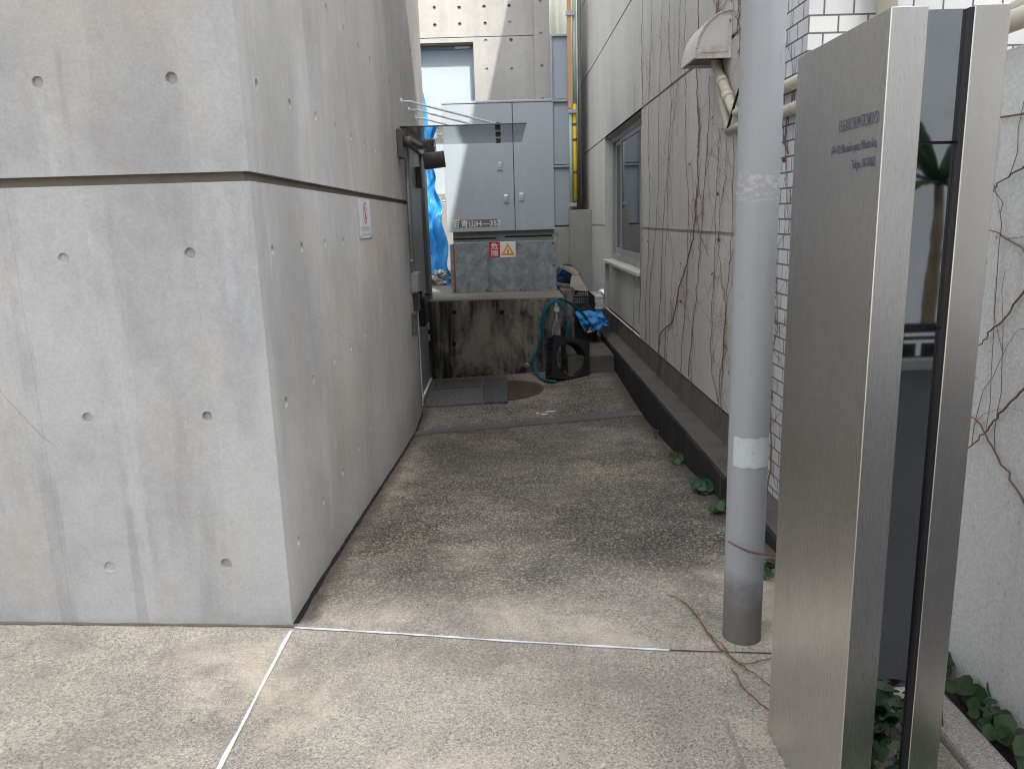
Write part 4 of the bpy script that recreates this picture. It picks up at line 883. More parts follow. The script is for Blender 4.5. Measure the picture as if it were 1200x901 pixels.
# danger sticker
A = at_y(573.5, 302, YCB); B_ = at_y(604, 283, YCB); YB_ = YCB+.004; xmid = at_y(586, 292, YCB).x
st = MB(); st.box(xmid, B_.x, YB_-.003, YB_-.0006, A.z, B_.z); st = st.build('danger_sticker', 'white', bs)
b = MB(); b.box(A.x, xmid-.0005, YB_-.003, YB_-.0006, A.z, B_.z); b.build('red_field', 'red', st)
ch = (B_.z-A.z)
text_mesh('characters', '危', ch*.46, ((A.x+xmid)/2, YB_-.003, A.z+ch*.555), (1, 0, 0), (0, 0, 1), 'white', st, 'CENTER', 1.1, .0004)
text_mesh('characters', '険', ch*.46, ((A.x+xmid)/2, YB_-.003, A.z+ch*.10), (1, 0, 0), (0, 0, 1), 'white', st, 'CENTER', 1.1, .0004)
cx_, hw = (xmid+B_.x)/2, (B_.x-xmid)*.45; zt0, zt1 = A.z+ch*.12, A.z+ch*.92
def tri(q, k, y):
    zc_ = zt0 + (zt1-zt0)*.36; q.prism([(cx_-hw*k, y, zc_+(zt0-zc_)*k), (cx_+hw*k, y, zc_+(zt0-zc_)*k), (cx_, y, zc_+(zt1-zc_)*k)], (0, .0006, 0))
b = MB(); tri(b, 1, YB_-.0038); b.build('triangle', 'orange', st)
b = MB(); tri(b, .52, YB_-.0046); b.build('triangle_centre', 'white', st)
b = MB(); zc_ = zt0+(zt1-zt0)*.30
b.prism([(cx_+.012, YB_-.0054, zc_+.045), (cx_-.016, YB_-.0054, zc_-.002), (cx_-.002, YB_-.0054, zc_-.002), (cx_-.010, YB_-.0054, zc_-.045), (cx_+.018, YB_-.0054, zc_+.008), (cx_+.004, YB_-.0054, zc_+.008)], (0, .0006, 0)); b.build('bolt_symbol', 'red', st)

# tap, wrap, hose
c0 = at_y(652, 350, 9.14); b = MB()
t = thing('standpipe', 'thin water standpipe wrapped in clear plastic against the stained platform', 'tap', (c0.x, 9.15, -.25))
b.tube([(c0.x, 9.15, -.26), (c0.x, 9.15, ZPF-.01)], .014, 10); b.tube([(c0.x, 9.15, ZPF-.01), (c0.x, 9.08, ZPF-.03)], .012, 10); b.box(c0.x-.022, c0.x+.022, 9.125, 9.17, ZPF-.16, ZPF-.12, .004); b.build('pipe', 'dome', t)
b = MB()
def wrap(u, v):
    a = u*math.tau; r = .055 + .010*mnoise.noise((math.cos(a)*3, math.sin(a)*3, v*14)); return Vector((c0.x-.005 + r*math.cos(a), 9.145 + r*.8*math.sin(a), -.2 + .58*v))
b.grid(wrap, 20, 40); b.build('plastic_wrap', surf('crumpled_clear_plastic', (.20, .21, .21), [(30, (1, 1, .5), .4)], [((.62, .65, .66), 34, (1, 1, .35), .55, .62, .85)], [(60, I3, .6, .01)], rough=.25, spec=.6), t)
b = MB(); b.box(c0.x-.03, c0.x+.03, 9.09, 9.12, ZPF-.16, ZPF-.10, .006); b.tube([(c0.x, 9.1, ZPF-.10), (c0.x, 9.1, ZPF-.03)], .008, 8); b.build('tap_handle', 'white', t)
H_ = lambda px, py, Y=9.10: tuple(at_y(px, py, Y))
b = MB()
b.tube(spline([H_(688, 373, 9.7), H_(678, 363, 9.5), H_(668, 355, 9.3), H_(658, 351), H_(650, 351), H_(642, 356), H_(637, 367), H_(634, 382), H_(635, 394), H_(631, 408), H_(626.5, 420), H_(626, 430, 9.06), H_(629.5, 438, 8.98), *[tuple(at_z(px_, py_, gz(.38, 8.9)+.018)) for px_, py_ in ((635, 444), (643, 446.5), (652, 447))]], 6), .0165, 10)
b.tube(spline([H_(652, 352, 9.06), H_(643, 358, 9.06), H_(638, 370, 9.06), H_(635.5, 384, 9.06), H_(636.5, 396, 9.06), H_(641, 402, 9.06), H_(650, 404, 9.06), H_(659, 402, 9.06), H_(664.5, 393, 9.06), H_(665.5, 380, 9.06), H_(663, 366, 9.06), H_(657, 356, 9.06), H_(650, 352, 9.08)], 6), .0165, 10)
tag(b.build('garden_hose', 'hose'), 'teal garden hose looped over the standpipe by the platform', 'hose')

# black plastic frame leaning on the platform
t = thing('plastic_frame', 'black square plastic frame with a round opening leaning against the platform', 'frame', (.74, 8.85, -.24))
S, RH, DP = .25, .20, .13
c = at_y(669.5, 420.5, 8.80)
FM = Matrix.Translation(c) @ Matrix.Rotation(rad(30), 4, 'Z') @ Matrix.Rotation(rad(-16), 4, 'X') @ Matrix.Rotation(rad(14), 4, 'Y')
def plate(q, y0, y1, S, RH):
    n = 40; o_, i_ = [], []
    for k in range(n):
        a = k*math.tau/n + math.tau/8; cs, sn = math.cos(a), math.sin(a); e = S/max(abs(cs), abs(sn))
        o_.append((cs*e, sn*e)); i_.append((cs*RH, sn*RH))
    V = lambda p, y: q.b.verts.new(FM @ Vector((p[0], y, p[1])))
    of, ob, jf, jb = [V(p, y0) for p in o_], [V(p, y1) for p in o_], [V(p, y0) for p in i_], [V(p, y1) for p in i_]
    for k in range(n):
        j = (k+1) % n
        for f in ((of[k], of[j], jf[j], jf[k]), (ob[j], ob[k], jb[k], jb[j]), (of[j], of[k], ob[k], ob[j]), (jf[k], jf[j], jb[j], jb[k])): q.b.faces.new(f)
b = MB(); plate(b, 0, .02, S, RH); b.build('front_plate', 'black_plastic', t, recalc=True)
b = MB(); plate(b, DP, DP+.02, S, RH); b.build('rear_plate', 'black_plastic', t, recalc=True)
b = MB()
for sx, sz in ((-1, -1), (1, -1), (1, 1), (-1, 1)):
    x, z = sx*(S-.02), sz*(S-.02); b.prism([FM @ Vector((x+dx, .021, z+dz)) for dx, dz in ((-.015, -.015), (.015, -.015), (.015, .015), (-.015, .015))], FM.to_3x3() @ Vector((0, DP-.022, 0)))
for k in range(4):
    for j in range(7):
        u_ = (-.75 + .25*j)*S; a = [(u_, -S+.012), (S-.012, u_), (u_, S-.012), (-S+.012, u_)][k]
        b.prism([FM @ Vector((a[0]+dx, .021, a[1]+dz)) for dx, dz in ((-.006, -.006), (.006, -.006), (.006, .006), (-.006, .006))], FM.to_3x3() @ Vector((0, DP-.022, 0)))
b.lathe([(RH+.014, .021), (RH+.014, DP-.001)], FM @ Matrix.Rotation(rad(-90), 4, 'X'), 40); b.build('spacer', 'brown_plastic', t, recalc=True)

# crates and clutter on the step
def crate(name, label, x0, x1, y0, y1, z0, z1, nu, nv, mat='black_plastic', th=.008):
    q = MB(); 
    for (ax, c_) in (('x', y0), ('x', y1), ('y', x0), ('y', x1)):
        a0, a1 = (x0, x1) if ax == 'x' else (y0, y1)
        for i in range(nu+1):
            a = a0 + (a1-a0)*i/nu
            if ax == 'x': q.box(a-th/2, a+th/2, c_-th/2, c_+th/2, z0, z1)
            else: q.box(c_-th/2, c_+th/2, a-th/2, a+th/2, z0, z1)
        for j in range(nv+1):
            z = z0 + (z1-z0)*j/nv; h = th*(1.8 if j in (0, nv) else .7)
            if ax == 'x': q.box(a0-th*.6, a1+th*.6, c_-th*.6, c_+th*.6, z-h/2, z+h/2)
            else: q.box(c_-th*.62, c_+th*.62, a0, a1, z-h/2, z+h/2)
    q.box(x0, x1, y0, y1, z0, z0+.006)
    return tag(q.build(name, mat), label, 'crate')
YK = 9.95; z_st = -.035
a = at_y(674, 391, YK); c = at_y(697, 363, YK)
crate('wire_basket', 'black wire basket standing on the step behind the platform corner', a.x, c.x+.02, YK, YK+.42, z_st, c.z-.02, 7, 5)
zt_ = c.z; a2 = at_y(673, 361, YK); c2 = at_y(703, 343, YK)
b = MB(); b.box(a2.x+.012, c2.x-.05, YK+.01, YK+.5, z_st+.01, zt_-.035)
tag(b.build('storage_bin', 'black_plastic'), 'solid black bin inside the wire basket on the step', 'bin')
crate('folding_crate', 'black slatted tray lying across the wire basket', a2.x, a2.x+.26, YK+.02, YK+.7, zt_+.0, zt_+.17, 9, 4)
b = MB()
for k in range(4):
    o_ = .012*k; b.box(a2.x+.265+o_*.2, a2.x+.40-o_*.3, YK+.05+o_, YK+.75, zt_+.0+.042*k, zt_+.036+.042*k, .004)
tag(b.build('folded_panels', surf('scuffed_white_plastic', (.55, .55, .54), [(6, I3, .2)], [((.08, .08, .08), 12, I3, .52, .58, .8)], rough=.6)), 'stack of scuffed white panels beside the black slatted tray', 'panels')
# cardboard
b = MB(); p = [at_y(667, 340, 10.3), at_y(689, 341, 10.2), at_y(678, 322, 10.5), at_y(670, 321, 10.55)]
b.prism(p, (0.01, .06, .012)); p2 = [at_y(672, 322, 10.5), at_y(678, 322, 10.5), at_y(672, 316, 10.8), at_y(656, 313, 10.9)]; b.prism(p2, (.01, .03, .03))
tag(b.build('cardboard_sheet', 'cardboard', recalc=True), 'weathered folded cardboard leaning above the black crates', 'cardboard')
# blue sheet over crates
def tarp_small(u, v):
    A_, B2, C_, D_ = at_y(673, 366, 9.91), at_y(703, 363, 9.95), at_y(715, 381, 9.9), at_y(686, 390, 9.84)
    p = A_.lerp(B2, u).lerp(D_.lerp(C_, u), v); s = math.sin(math.pi*u)*math.sin(math.pi*v)
    n1 = mnoise.noise((u*3.1, v*3.1, 5)); n2 = mnoise.noise((u*9, v*4.5, 9)); n3 = mnoise.noise((u*4, 0, v*12))
    return p + Vector((.03*n3*v, -.06*s + .07*n1 + .035*n2, .025*n1 + .02*n2*v))
b = MB(); b.grid(tarp_small, 30, 24); o = b.build('blue_tarp_piece', 'tarp'); o.modifiers.new('solid', 'SOLIDIFY').thickness = .004
tag(o, 'crumpled blue tarp piece draped over the black wire basket', 'tarp')
b = MB(); c = at_y(692, 388, 9.86); b.prism([c+Vector((-.05, 0, -.02)), c+Vector((.05, 0, -.015)), c+Vector((.03, .01, .05)), c+Vector((-.005, .01, .045))], (0, .03, 0)); tag(b.build('cardboard_scrap', 'tan'), 'small tan cardboard scrap under the blue tarp piece', 'cardboard')
b = MB()
def bundle(u, v):
    a = u*math.tau; r = .085*math.sin(math.pi*min(max(v, .02), .98))**.6*(1+.6*mnoise.noise((math.cos(a)*2.5, math.sin(a)*2.5, v*7))); c = at_y(662, 325, 11.0)
    return c + Vector((r*math.cos(a)*1.0, r*math.sin(a), -.12+.28*v))
b.grid(bundle, 28, 22); tag(b.build('blue_net_bundle', surf('dirty_blue_net', (.03, .10, .22), [(30, I3, .5)], rough=.9)), 'blue net bundle behind the cabinet base near the cardboard', 'bundle')
b = MB()
def darkb(u, v):
    a = u*math.tau; r = .22*math.sin(math.pi*min(max(v, .02), .98))**.5*(1+.25*mnoise.noise((math.cos(a)*2+4, math.sin(a)*2, v*6))); c = at_y(664, 330, 11.3)
    return c + Vector((r*math.cos(a), r*math.sin(a)*.6, -.25+.5*v))
b.grid(darkb, 20, 14); tag(b.build('rubbish_bag', 'black_plastic'), 'dark rubbish bag behind the cardboard by the block wall', 'bag')

# mats, manhole
def flat_on(pts, z_off, th, name, mat):
    q = MB(); top = [(x, y, gz(x, y)+z_off+th) for x, y in pts]; n = len(top); tv = [q.b.verts.new(p) for p in top]; bv = [q.b.verts.new((p[0], p[1], p[2]-th-.02)) for p in top]
    q.b.faces.new(tv)
    for i in range(n): q.b.faces.new((tv[i], bv[i], bv[(i+1) % n], tv[(i+1) % n]))
    return q.build(name, mat, recalc=True)
def pz(px, py, z=-.335): p = at_z(px, py, z); return (p.x, p.y)
tag(flat_on([pz(498, 476), pz(566, 474), pz(567, 448), pz(508, 448)], .006, .012, 'door_mat', 'mat'), 'light grey gravelly rubber mat in front of the steel door', 'mat')
tag(flat_on([pz(507, 459), pz(564, 457.5), pz(565, 450), pz(510, 450)], .020, .006, 'door_mat', 'mat_dark'), 'narrow dark sheet over the far part of the light grey mat', 'mat')  # thin dark sheet that darkens the mat's far part
tag(flat_on([pz(567, 474), pz(595, 474), pz(594.5, 448.5), pz(568, 449)], .008, .014, 'door_mat', 'mat_dark'), 'dark grey square mat partly covering the rusty manhole cover', 'mat')
mc = (-.03, 8.42); b = MB()
n = 48; vs2 = [(mc[0]+.43*math.cos(k*math.tau/n), mc[1]+.43*math.sin(k*math.tau/n)) for k in range(n)]
t = flat_on(vs2, .002, .005, 'manhole_cover', 'manhole'); tag(t, 'rusty brown round iron manhole cover half under a mat', 'manhole cover')
b = MB()
for i in range(-9, 10):
    for j in range(-9, 10):
        x, y = i*.042 + (j % 2)*.021, j*.042
        if x*x+y*y < .39**2: b.box(mc[0]+x-.011, mc[0]+x+.011, mc[1]+y-.004, mc[1]+y+.004, gz(mc[0]+x, mc[1]+y)+.0072, gz(mc[0]+x, mc[1]+y)+.0105)
b.build('tread_pattern', 'manhole', t)
b = MB()
for px, py, w_ in ((638, 487, .04), (645, 484.5, .06), (630, 486, .02)):
    x, y = pz(px, py, -.34); z = gz(x, y)+.004; b.face([(x-w_, y-.02, z), (x+w_*.8, y-.015, z), (x+w_, y+.012, z), (x-w_*.6, y+.018, z)])
struct(b.build('paint_marks', 'chalk'))

# ------------------------------------------------------------------ rear: concrete house, door, tarp, panels, pipes
YB = 13.5
bb = thing('rear_concrete_house', 'sunlit concrete house with a pale steel door closing the end of the passage', 'building', (0, YB, .6))
dx0, dx1, dzt = at_y(470, 50, YB).x, at_y(554.5, 50, YB).x, at_y(520, 50.5, YB).z
jz = at_y(580, 43, YB).z; cxl, cxr = at_y(625, 20, YB).x, at_y(643, 20, YB).x
hx = [at_y(538+29.5*i, 9, YB).x for i in (-3, -2, -1, 0, 1, 2)]
b = MB(); b.holes((0, YB, 0), (1, 0, 0), (0, 0, 1), (0, -1, 0), hx, [at_y(567, 28, YB).z, at_y(567, 8, YB).z], -6, cxl, jz+.006, 5.6, .028, .024)
b.face([(-6, YB, jz+.006), (cxl, YB, jz+.006), (cxl, YB+.02, jz+.006), (-6, YB+.02, jz+.006)])
b.holes((0, YB, 0), (1, 0, 0), (0, 0, 1), (0, -1, 0), [at_y(569, 45, YB).x, at_y(599, 45, YB).x], [at_y(569, 82, YB).z, at_y(569, 48, YB).z], dx1, cxl, .3, jz-.006, .028, .024)
b.face([(dx1, YB, jz-.006), (cxl, YB, jz-.006), (cxl, YB+.02, jz-.006), (dx1, YB+.02, jz-.006)])
b.face([(dx0, YB, dzt), (dx1, YB, dzt), (dx1, YB, jz-.006), (dx0, YB, jz-.006)]); b.face([(-6, YB, .3), (dx0, YB, .3), (dx0, YB, jz-.006), (-6, YB, jz-.006)])
RD = .26
b.face([(dx0, YB, dzt), (dx1, YB, dzt), (dx1, YB+RD, dzt), (dx0, YB+RD, dzt)]); b.face([(dx1, YB, .3), (dx1, YB, dzt), (dx1, YB+RD, dzt), (dx1, YB+RD, .3)])
b.build('wall', 'back_conc', bb)
b = MB(); b.box(-6, cxr, YB+RD+.05, YB+3, .3, 5.59); b.box(-6, cxl-.01, YB+.0201, YB+RD, jz-.1, 5.58); b.build('wall_core', 'joint', bb)
b = MB(); b.holes((0, YB-.10, 0), (1, 0, 0), (0, 0, 1), (0, -1, 0), [at_y(634, 40, YB-.1).x], [at_y(634, y, YB-.1).z for y in (116, 78, 40, 2)], cxl, cxr, .3, 5.6, .028, .024)
b.face([(cxl, YB-.1, .3), (cxl, YB-.1, 5.6), (cxl, YB, 5.6), (cxl, YB, .3)]); b.face([(cxr, YB-.1, .3), (cxr, YB-.1, 5.6), (cxr, YB+3, 5.6), (cxr, YB+3, .3)]); b.build('column', 'back_conc', bb)
dd = MB(); dd.box(dx0, dx1-.05, YB+RD-.03, YB+RD+.04, 2.0, dzt-.06, .004); dd = dd.build('door', 'pale_door', bb)
b = MB(); b.box(dx1-.049, dx1-.001, YB+RD-.07, YB+RD+.045, 2.0, dzt-.001, .003); b.box(dx0, dx1-.05, YB+RD-.07, YB+RD+.045, dzt-.058, dzt-.001, .003); b.build('door_frame', 'panel', bb)
a, c = at_y(533, 58, YB+RD-.05), at_y(551, 53, YB+RD-.05); b = MB(); b.box(a.x, c.x, YB+RD-.10, YB+RD-.031, a.z, c.z, .008); b.tube([(a.x+.05, YB+RD-.08, c.z+.01), (c.x-.02, YB+RD-.14, c.z+.02)], .012, 8); b.build('door_closer', 'dome', dd)
b = MB(); b.box(-6, dx1+.1, YB-.5, YB+RD, .2, 1.98); b.build('door_landing', 'concrete_block', bb)
# yard level and low wall with rubble
b = MB(); b.box(-6, PXR+.19, 11.41, 13.6, -.4, ZPF-.02); struct(b.build('yard_slab', 'slab_top'))
lx0, lx1 = at_y(508, 240, 12.5).x, at_y(548, 240, 12.5).x; lz = at_y(522, 237, 12.5).z
t = thing('broken_wall', 'broken pale plaster wall with crumbling top beside the blue tarp', 'wall', (lx0, 12.5, ZPF))
b = MB(); b.box(lx0, lx1, 12.5, 12.72, ZPF-.1, lz, .01); b.build('wall', 'back_conc', t)
b = MB()
for k in range(26):
    c = Vector((R_.uniform(lx0, lx1), R_.uniform(12.48, 12.72), lz + abs(R_.gauss(0, .04)))); s = R_.uniform(.03, .08)
    M_ = Matrix.Translation(c) @ Matrix.Rotation(R_.uniform(0, 3), 4, Vector((R_.random(), R_.random(), R_.random()+.1)).normalized())
    b.prism([M_ @ Vector((x*s, y*s, -.3*s)) for x, y in ((-1, -.6), (.8, -.9), (1, .7), (-.6, .8))], M_.to_3x3() @ Vector((.1*s, 0, .6*s)))
b.build('broken_top', 'rubble', t)
edge = [(486, 30), (493, 90), (501, 160), (508, 205), (514, 232), (520, 262), (526, 300), (529, 336)]
EP = [at_y(x, y, 12.05 - .35*i/7) for i, (x, y) in enumerate(edge)]
zt1_, zb1 = EP[0].z, EP[-1].z
def tarp_big(u, v):
    k = v*7; i = min(6, int(k)); e = EP[i].lerp(EP[i+1], k-i)
    x = -2.4 + (e.x+2.4)*u; wv = u*u
    return Vector((x + .025*math.sin(v*33)*wv, e.y + .5*(1-u) + .07*math.sin(u*19+v*5)*(.3+wv) + .03*math.sin(u*47+v*23) + .12*mnoise.noise((u*11, v*4, 0)) + .035*mnoise.noise((u*30, v*18, 3)), e.z + .02*math.sin(u*20)))
b = MB(); b.grid(tarp_big, 90, 110); o = b.build('blue_tarp', 'tarp'); o.modifiers.new('solid', 'SOLIDIFY').thickness = .004
tag(o, 'large blue tarp hanging in folds between the concrete building and the cabinet', 'tarp')
b = MB()
for k in range(60):
    c = at_y(R_.uniform(498, 531), R_.uniform(318, 338), 11.62 + R_.uniform(0, .1)); c.z = max(ZPF+.02, c.z); s = R_.uniform(.025, .07)
    M_ = Matrix.Translation(c) @ Matrix.Rotation(R_.uniform(0, 3), 4, Vector((R_.random(), R_.random(), R_.random()+.1)).normalized())
    b.prism([M_ @ Vector((x*s, y*s, -.3*s)) for x, y in ((-1, -.6), (.8, -.9), (1, .7), (-.6, .8))], M_.to_3x3() @ Vector((.1*s, 0, .6*s)))
o = b.build('rubble_heap', 'rubble'); tag(o, 'heap of pale rubble at the foot of the blue tarp', 'rubble'); o['kind'] = 'stuff'
# metal panels
YM = 13.3; px0, px1 = at_y(645, 100, YM).x, at_y(667.5, 100, YM).x
t = thing('metal_screen', 'tall screen of three grey sheet-metal panels behind the cabinet', 'screen', (px0, YM, 1.4))
for y0, y1 in ((264, 194), (192.5, 117.5), (116, 41)):
    z0, z1 = at_y(656, y0, YM).z, at_y(656, y1, YM).z
    b = MB(); b.box(px0, px1, YM, YM+.02, z0, z1); b.box(px0, px0+.03, YM-.04, YM-.0005, z0, z1); b.box(px0+.031, px1, YM-.05, YM-.0005, z1-.03, z1, .002)
    for k in range(5): b.lathe([(.009, 0), (.009, .006), (0, .008)], Matrix.Translation((px1-.025, YM-.001, z0+(z1-z0)*(k+.5)/5.4)) @ Matrix.Rotation(rad(90), 4, 'X'), 8)
    b.build('panel', 'panel', t)
b = MB(); n = 40
def corr(u, v): return Vector((.6 + 1.6*u, 14.75 + .02*math.sin(u*90), 1.0 + 4.6*v))
b.grid(corr, 160, 2); o = b.build('corrugated_fence', 'poly'); o.modifiers.new('solid', 'SOLIDIFY').thickness = .004
tag(o, 'pale translucent corrugated sheeting above the grey metal screen', 'sheeting')
def vpipe(px, y0, y1, Y, r, mat, label, nm='pipe', bands=()):
    a, c = at_y(px, y0, Y), at_y(px, y1, Y); q = MB(); q.tube([(a.x, Y, c.z), (a.x, Y, a.z)], r, 12); o = q.build(nm, mat)
    tag(o, label, 'pipe', 'pipes at the far end of the grey wall')
    for y in bands:
        z = at_y(px, y, Y).z; q = MB(); q.tube([(a.x, Y, z-.02), (a.x, Y, z+.02)], r+.006, 12); q.build('clamp', 'dark_metal', o)
    return o
vpipe(672.3, 0, 122, 13.25, .032, 'green_pipe', 'upper pale green pipe behind the cabinet')
vpipe(672.8, 122, 243, 13.25, .034, 'yellow', 'yellow sleeved pipe at the far end of the grey wall', bands=(146, 164, 202, 236))
vpipe(668.5, 130, 250, 13.22, .028, 'green_pipe', 'lower sage green pipe beside the yellow pipe')
vpipe(677.6, -60, 242, 13.35, .030, 'grey_pipe', 'dark grey downpipe at the far corner of the grey wall')
a, c = at_y(665.8, 127, 13.2), at_y(669.3, 18, 13.2); b = MB(); b.box(a.x, c.x, 13.2, 13.24, a.z, c.z+2.5); tag(b.build('timber_batten', 'tan'), 'faded orange vertical batten left of the green pipe', 'batten')
for px, py, lb in ((668, 16, 'topmost metal bracket across the green pipe and orange batten'), (671, 130.5, 'metal bracket where the green pipe meets the yellow sleeve'), (671, 240, 'lowest metal bracket at the foot of the yellow pipe')):
    b = MB(); c = at_y(px, py, 13.18); b.box(c.x-.07, c.x+.07, 13.17, 13.2, c.z-.03, c.z+.03, .004)
    tag(b.build('pipe_bracket', 'conduit'), lb, 'bracket', 'brackets on the coloured pipes')
a, c = at_y(650, 340, 13.0), at_y(667.5, 266, 13.0); b = MB(); b.box(px0-.3, c.x, 13.0, 13.2, -.3, c.z, .006); tag(b.build('block_wall', 'concrete_block'), 'grey concrete block wall under the metal screen', 'wall')
a, c = at_y(669, 340, 12.9), at_y(680, 246, 12.9); b = MB(); b.box(a.x, 1.449, 12.9, 13.15, -.3, c.z, .006); tag(b.build('block_pier', 'concrete_block'), 'narrow concrete pier below the yellow pipe', 'pier')

# ------------------------------------------------------------------ plants
def clump(name, label, cx, cy, z, n, spread, size, mat, group, height=.05):
    q = MB(); st_ = MB()
    for k in range(n):
        a = R_.uniform(0, math.tau); r = spread*math.sqrt(R_.random()); h = z + height*R_.uniform(.3, 1.2)
        p = Vector((cx + r*math.cos(a)*.8, cy + r*math.sin(a)*1.2, h)); nrm = Vector((math.cos(a)*.6 - .35, math.sin(a)*.6 - .45, R_.uniform(.35, 1.0)))
        leaf_shape(q, p, nrm, size*R_.uniform(.6, 1.25), Vector((math.cos(a), math.sin(a), .2)))
        st_.tube([Vector((cx + r*.25*math.cos(a), cy + r*.25*math.sin(a), z-.01)), p - Vector((0, 0, .004))], .0016, 4)
    o = q.build(name, mat); tag(o, label, 'plant', group)
    st_.build('stems', 'leaf', o); return o
GW = 'weeds growing at the foot of the black kerb'
for (px, py), n, sp, sz, lb in (((776, 513), 5, .03, .03, 'tiny weed sprig at the far end of the row along the black kerb'), ((797, 542), 14, .055, .05, 'small green weed growing at the kerb, next after the tiny sprig'), ((822, 578), 18, .07, .062, 'largest bluish-green weed growing at the foot of the black kerb'), ((842, 602), 12, .055, .05, 'green weed at the kerb just left of the grey post'), ((899, 676), 10, .05, .05, 'weed growing right of the grey post base')):
    z = -.1; p = at_z(px, py, z)
    for _ in range(4): z = gz(p.x, p.y); p = at_z(px, py, z)
    x = min(p.x, CX-.05) if py < 640 else p.x
    clump('weed', lb, x, p.y, z+.005, n, sp, sz, 'leaf_dark' if n == 18 else 'leaf', GW, .06)
GI = 'ivy clumps at the foot of the low white wall'
for i, (x, y, n) in enumerate(((1.395, 2.30, 16), (1.40, 2.14, 18), (1.39, 1.99, 20), (1.40, 1.86, 22), (1.39, 1.72, 22), (1.38, 1.5, 24), (1.36, 1.25, 26))):
    clump('ivy_plant', 'dark green ivy leaves spilling over the granite kerb by the low white wall', x, y, .05, int(n*.8), .075, .05, 'leaf', GI, .06)
for x, y in ((.86, 1.02), (.99, 1.12), (1.13, 1.02), (.78, 1.0), (.72, 1.12), (.90, 1.22), (1.06, 1.24), (1.18, 1.16), (.80, 1.28)):
    clump('ivy_plant', 'low ivy patch on the paving in front of the sign pillar', x, y, .01, 30, .12, .055, 'leaf', 'ivy in front of the sign pillar', .08)
# dry runners on the ground
def ground_run(pts, r, label, lift=.006):
    P2 = []
    for px, py in pts:
        p = at_z(px, py, 0.)
        for _ in range(4): p = at_z(px, py, gz(p.x, p.y))
        P2.append(Vector((p.x, p.y, gz(p.x, p.y) + lift + R_.uniform(0, .008))))
    q = MB(); pp = spline(P2, 6); q.tube([p + Vector((R_.uniform(-.004, .004), R_.uniform(-.004, .004), R_.uniform(0, .003))) for p in pp], r if isinstance(r, list) and len(r) == len(pp) else [(r if not isinstance(r, list) else .003)*R_.uniform(.7, 1.25) for _ in pp], 6); tag(q.build('dry_twig', 'twig'), label, 'twig', 'dry runners on the paving')
ground_run([(783, 700), (800, 708), (815, 722), (824, 738), (838, 757), (855, 772), (880, 790), (905, 808)], [.0015]*6+[.003]*30+[.002]*7, 'long curved dry runner on the paving below the grey post')
ground_run([(826, 742), (845, 758), (862, 777), (885, 779), (905, 772)], .0019, 'shorter dry runner forking right from the long one')
ground_run([(858, 787), (870, 806), (884, 822), (905, 838)], .0022, 'dark broken twig on the paving beside the sign pillar')
b = MB(); b.tube(spline([Vector((.775, 2.60, .405)), Vector((.80, 2.575, .395)), Vector((.86, 2.573, .37)), Vector((.96, 2.60, .35)), Vector((1.1, 2.7, .34)), Vector((1.3, 2.9, .33))], 5), .0035, 6)
tag(b.build('dry_twig', 'twig'), 'thin dry twig hooked round the grey post above its base', 'twig', 'dry runners on the paving')
b = MB()
for k in range(4): b.tube(spline([Vector((1.21+.012*k, 2.05-.02*k, -.005)), Vector((1.225+.01*k, 2.06, .10+.03*k)), Vector((1.27+.012*k, 2.1+.03*k, .16+.02*k)), Vector((1.37, 2.14+.05*k, .12))], 5), .0025, 5)
tag(b.build('dry_twig', 'twig'), 'bunch of dry stems standing over the granite kerb end', 'twig', 'dry runners on the paving')

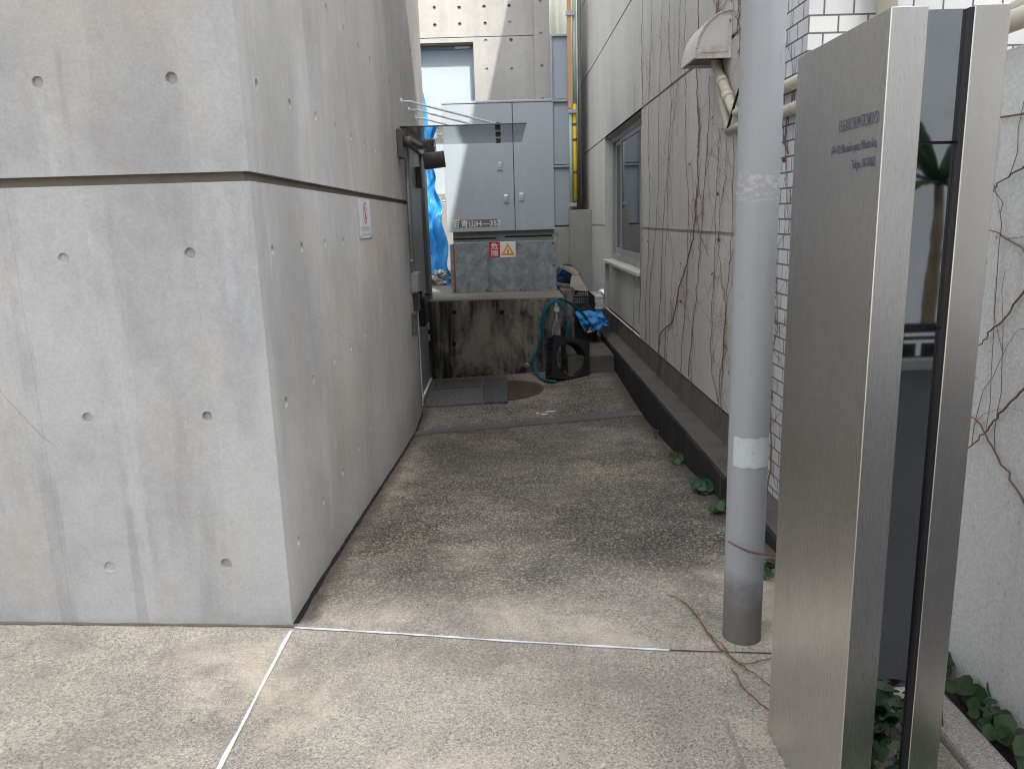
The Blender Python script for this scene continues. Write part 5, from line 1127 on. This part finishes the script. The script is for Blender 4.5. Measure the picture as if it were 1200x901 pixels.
# ------------------------------------------------------------------ across the street (seen in the dark glass)
YO = -6.5
t = thing('opposite_building', 'pale plain building on the other side of the street, made tall to block the sun, mirrored in the dark glass', 'building', (2, YO, 0))
b = MB(); b.box(-2.9, 7.6, YO-7, YO, -.2, 24.8, .02); b.build('wall', 'opp', t)  # height and width chosen to keep direct sun off the forecourt
b = MB(); b.box(.05, .95, YO-.02, YO+.03, .95, 2.25, .01); o = b.build('window', 'grey_steel', t)
b = MB(); b.box(.1, .9, YO+.031, YO+.04, 1.0, 2.2); b.build('pane', 'window_glass', o)
t = thing('banana_plant', 'banana plant with torn leaves standing across the street, mirrored in the dark glass', 'plant', (3.3, -5.5, 0))
def mir(px, py, Yv): q_ = at_y(px, py, Yv); return Vector((q_.x, 2*(MY0+.014) - Yv, q_.z))
YV = 8.6; base = mir(1086, 395, YV); top = mir(1101, 215, YV)
b = MB(); pts = [base + Vector((0, 0, -.4)), base.lerp(top, .3), base.lerp(top, .6) + Vector((.02, 0, 0)), top]
pp = spline(pts, 6); b.tube([p + Vector((R_.uniform(-.006, .006), 0, 0)) for p in pp], [.085 - .04*i/len(pp) + R_.uniform(-.008, .008) for i in range(len(pp))], 12); b.build('stem', 'bark', t)
for k, (az, el, L) in enumerate(((8, 50, 1.7), (25, 20, 1.3), (172, 55, 1.9), (195, 30, 1.6), (255, 50, 1.3), (310, 25, 1.1), (345, 68, 1.5), (150, 15, 1.1), (185, 72, 1.8), (35, 62, 1.4))):
    a = rad(az); e = rad(el); d = Vector((math.cos(a)*math.cos(e), math.sin(a)*math.cos(e), math.sin(e))); side = d.cross(Vector((0, 0, 1))).normalized()
    def lf(u, v, d=d, side=side, L=L):
        wv = .15*math.sin(math.pi*min(.98, .08+.9*v))**.7; c = top + d*L*v - Vector((0, 0, .5*L*v*v))
        return c + side*(u-.5)*2*wv + Vector((0, 0, -.25*abs(u-.5)*wv*2 + .02*math.sin(v*40)*abs(u-.5)))
    b = MB(); b.grid(lf, 6, 22); b.build('leaf', 'leaf', t)
p = mir(1077, 393, 8.05); pw = .17
t = thing('post_sign', 'low black board with a white postal mark across the street, mirrored in the dark glass', 'sign', (p.x, p.y, 0))
b = MB(); b.box(p.x-.5, p.x+.5, p.y-.05, p.y, .0, .36, .01); b.build('board', 'black_metal', t)
b = MB(); 
for z in (.245, .17): b.box(p.x-pw, p.x+pw, p.y+.001, p.y+.005, z-.017, z+.017)
b.box(p.x-.025, p.x+.025, p.y+.001, p.y+.005, .02, .1529); b.build('postal_mark', 'white', t)
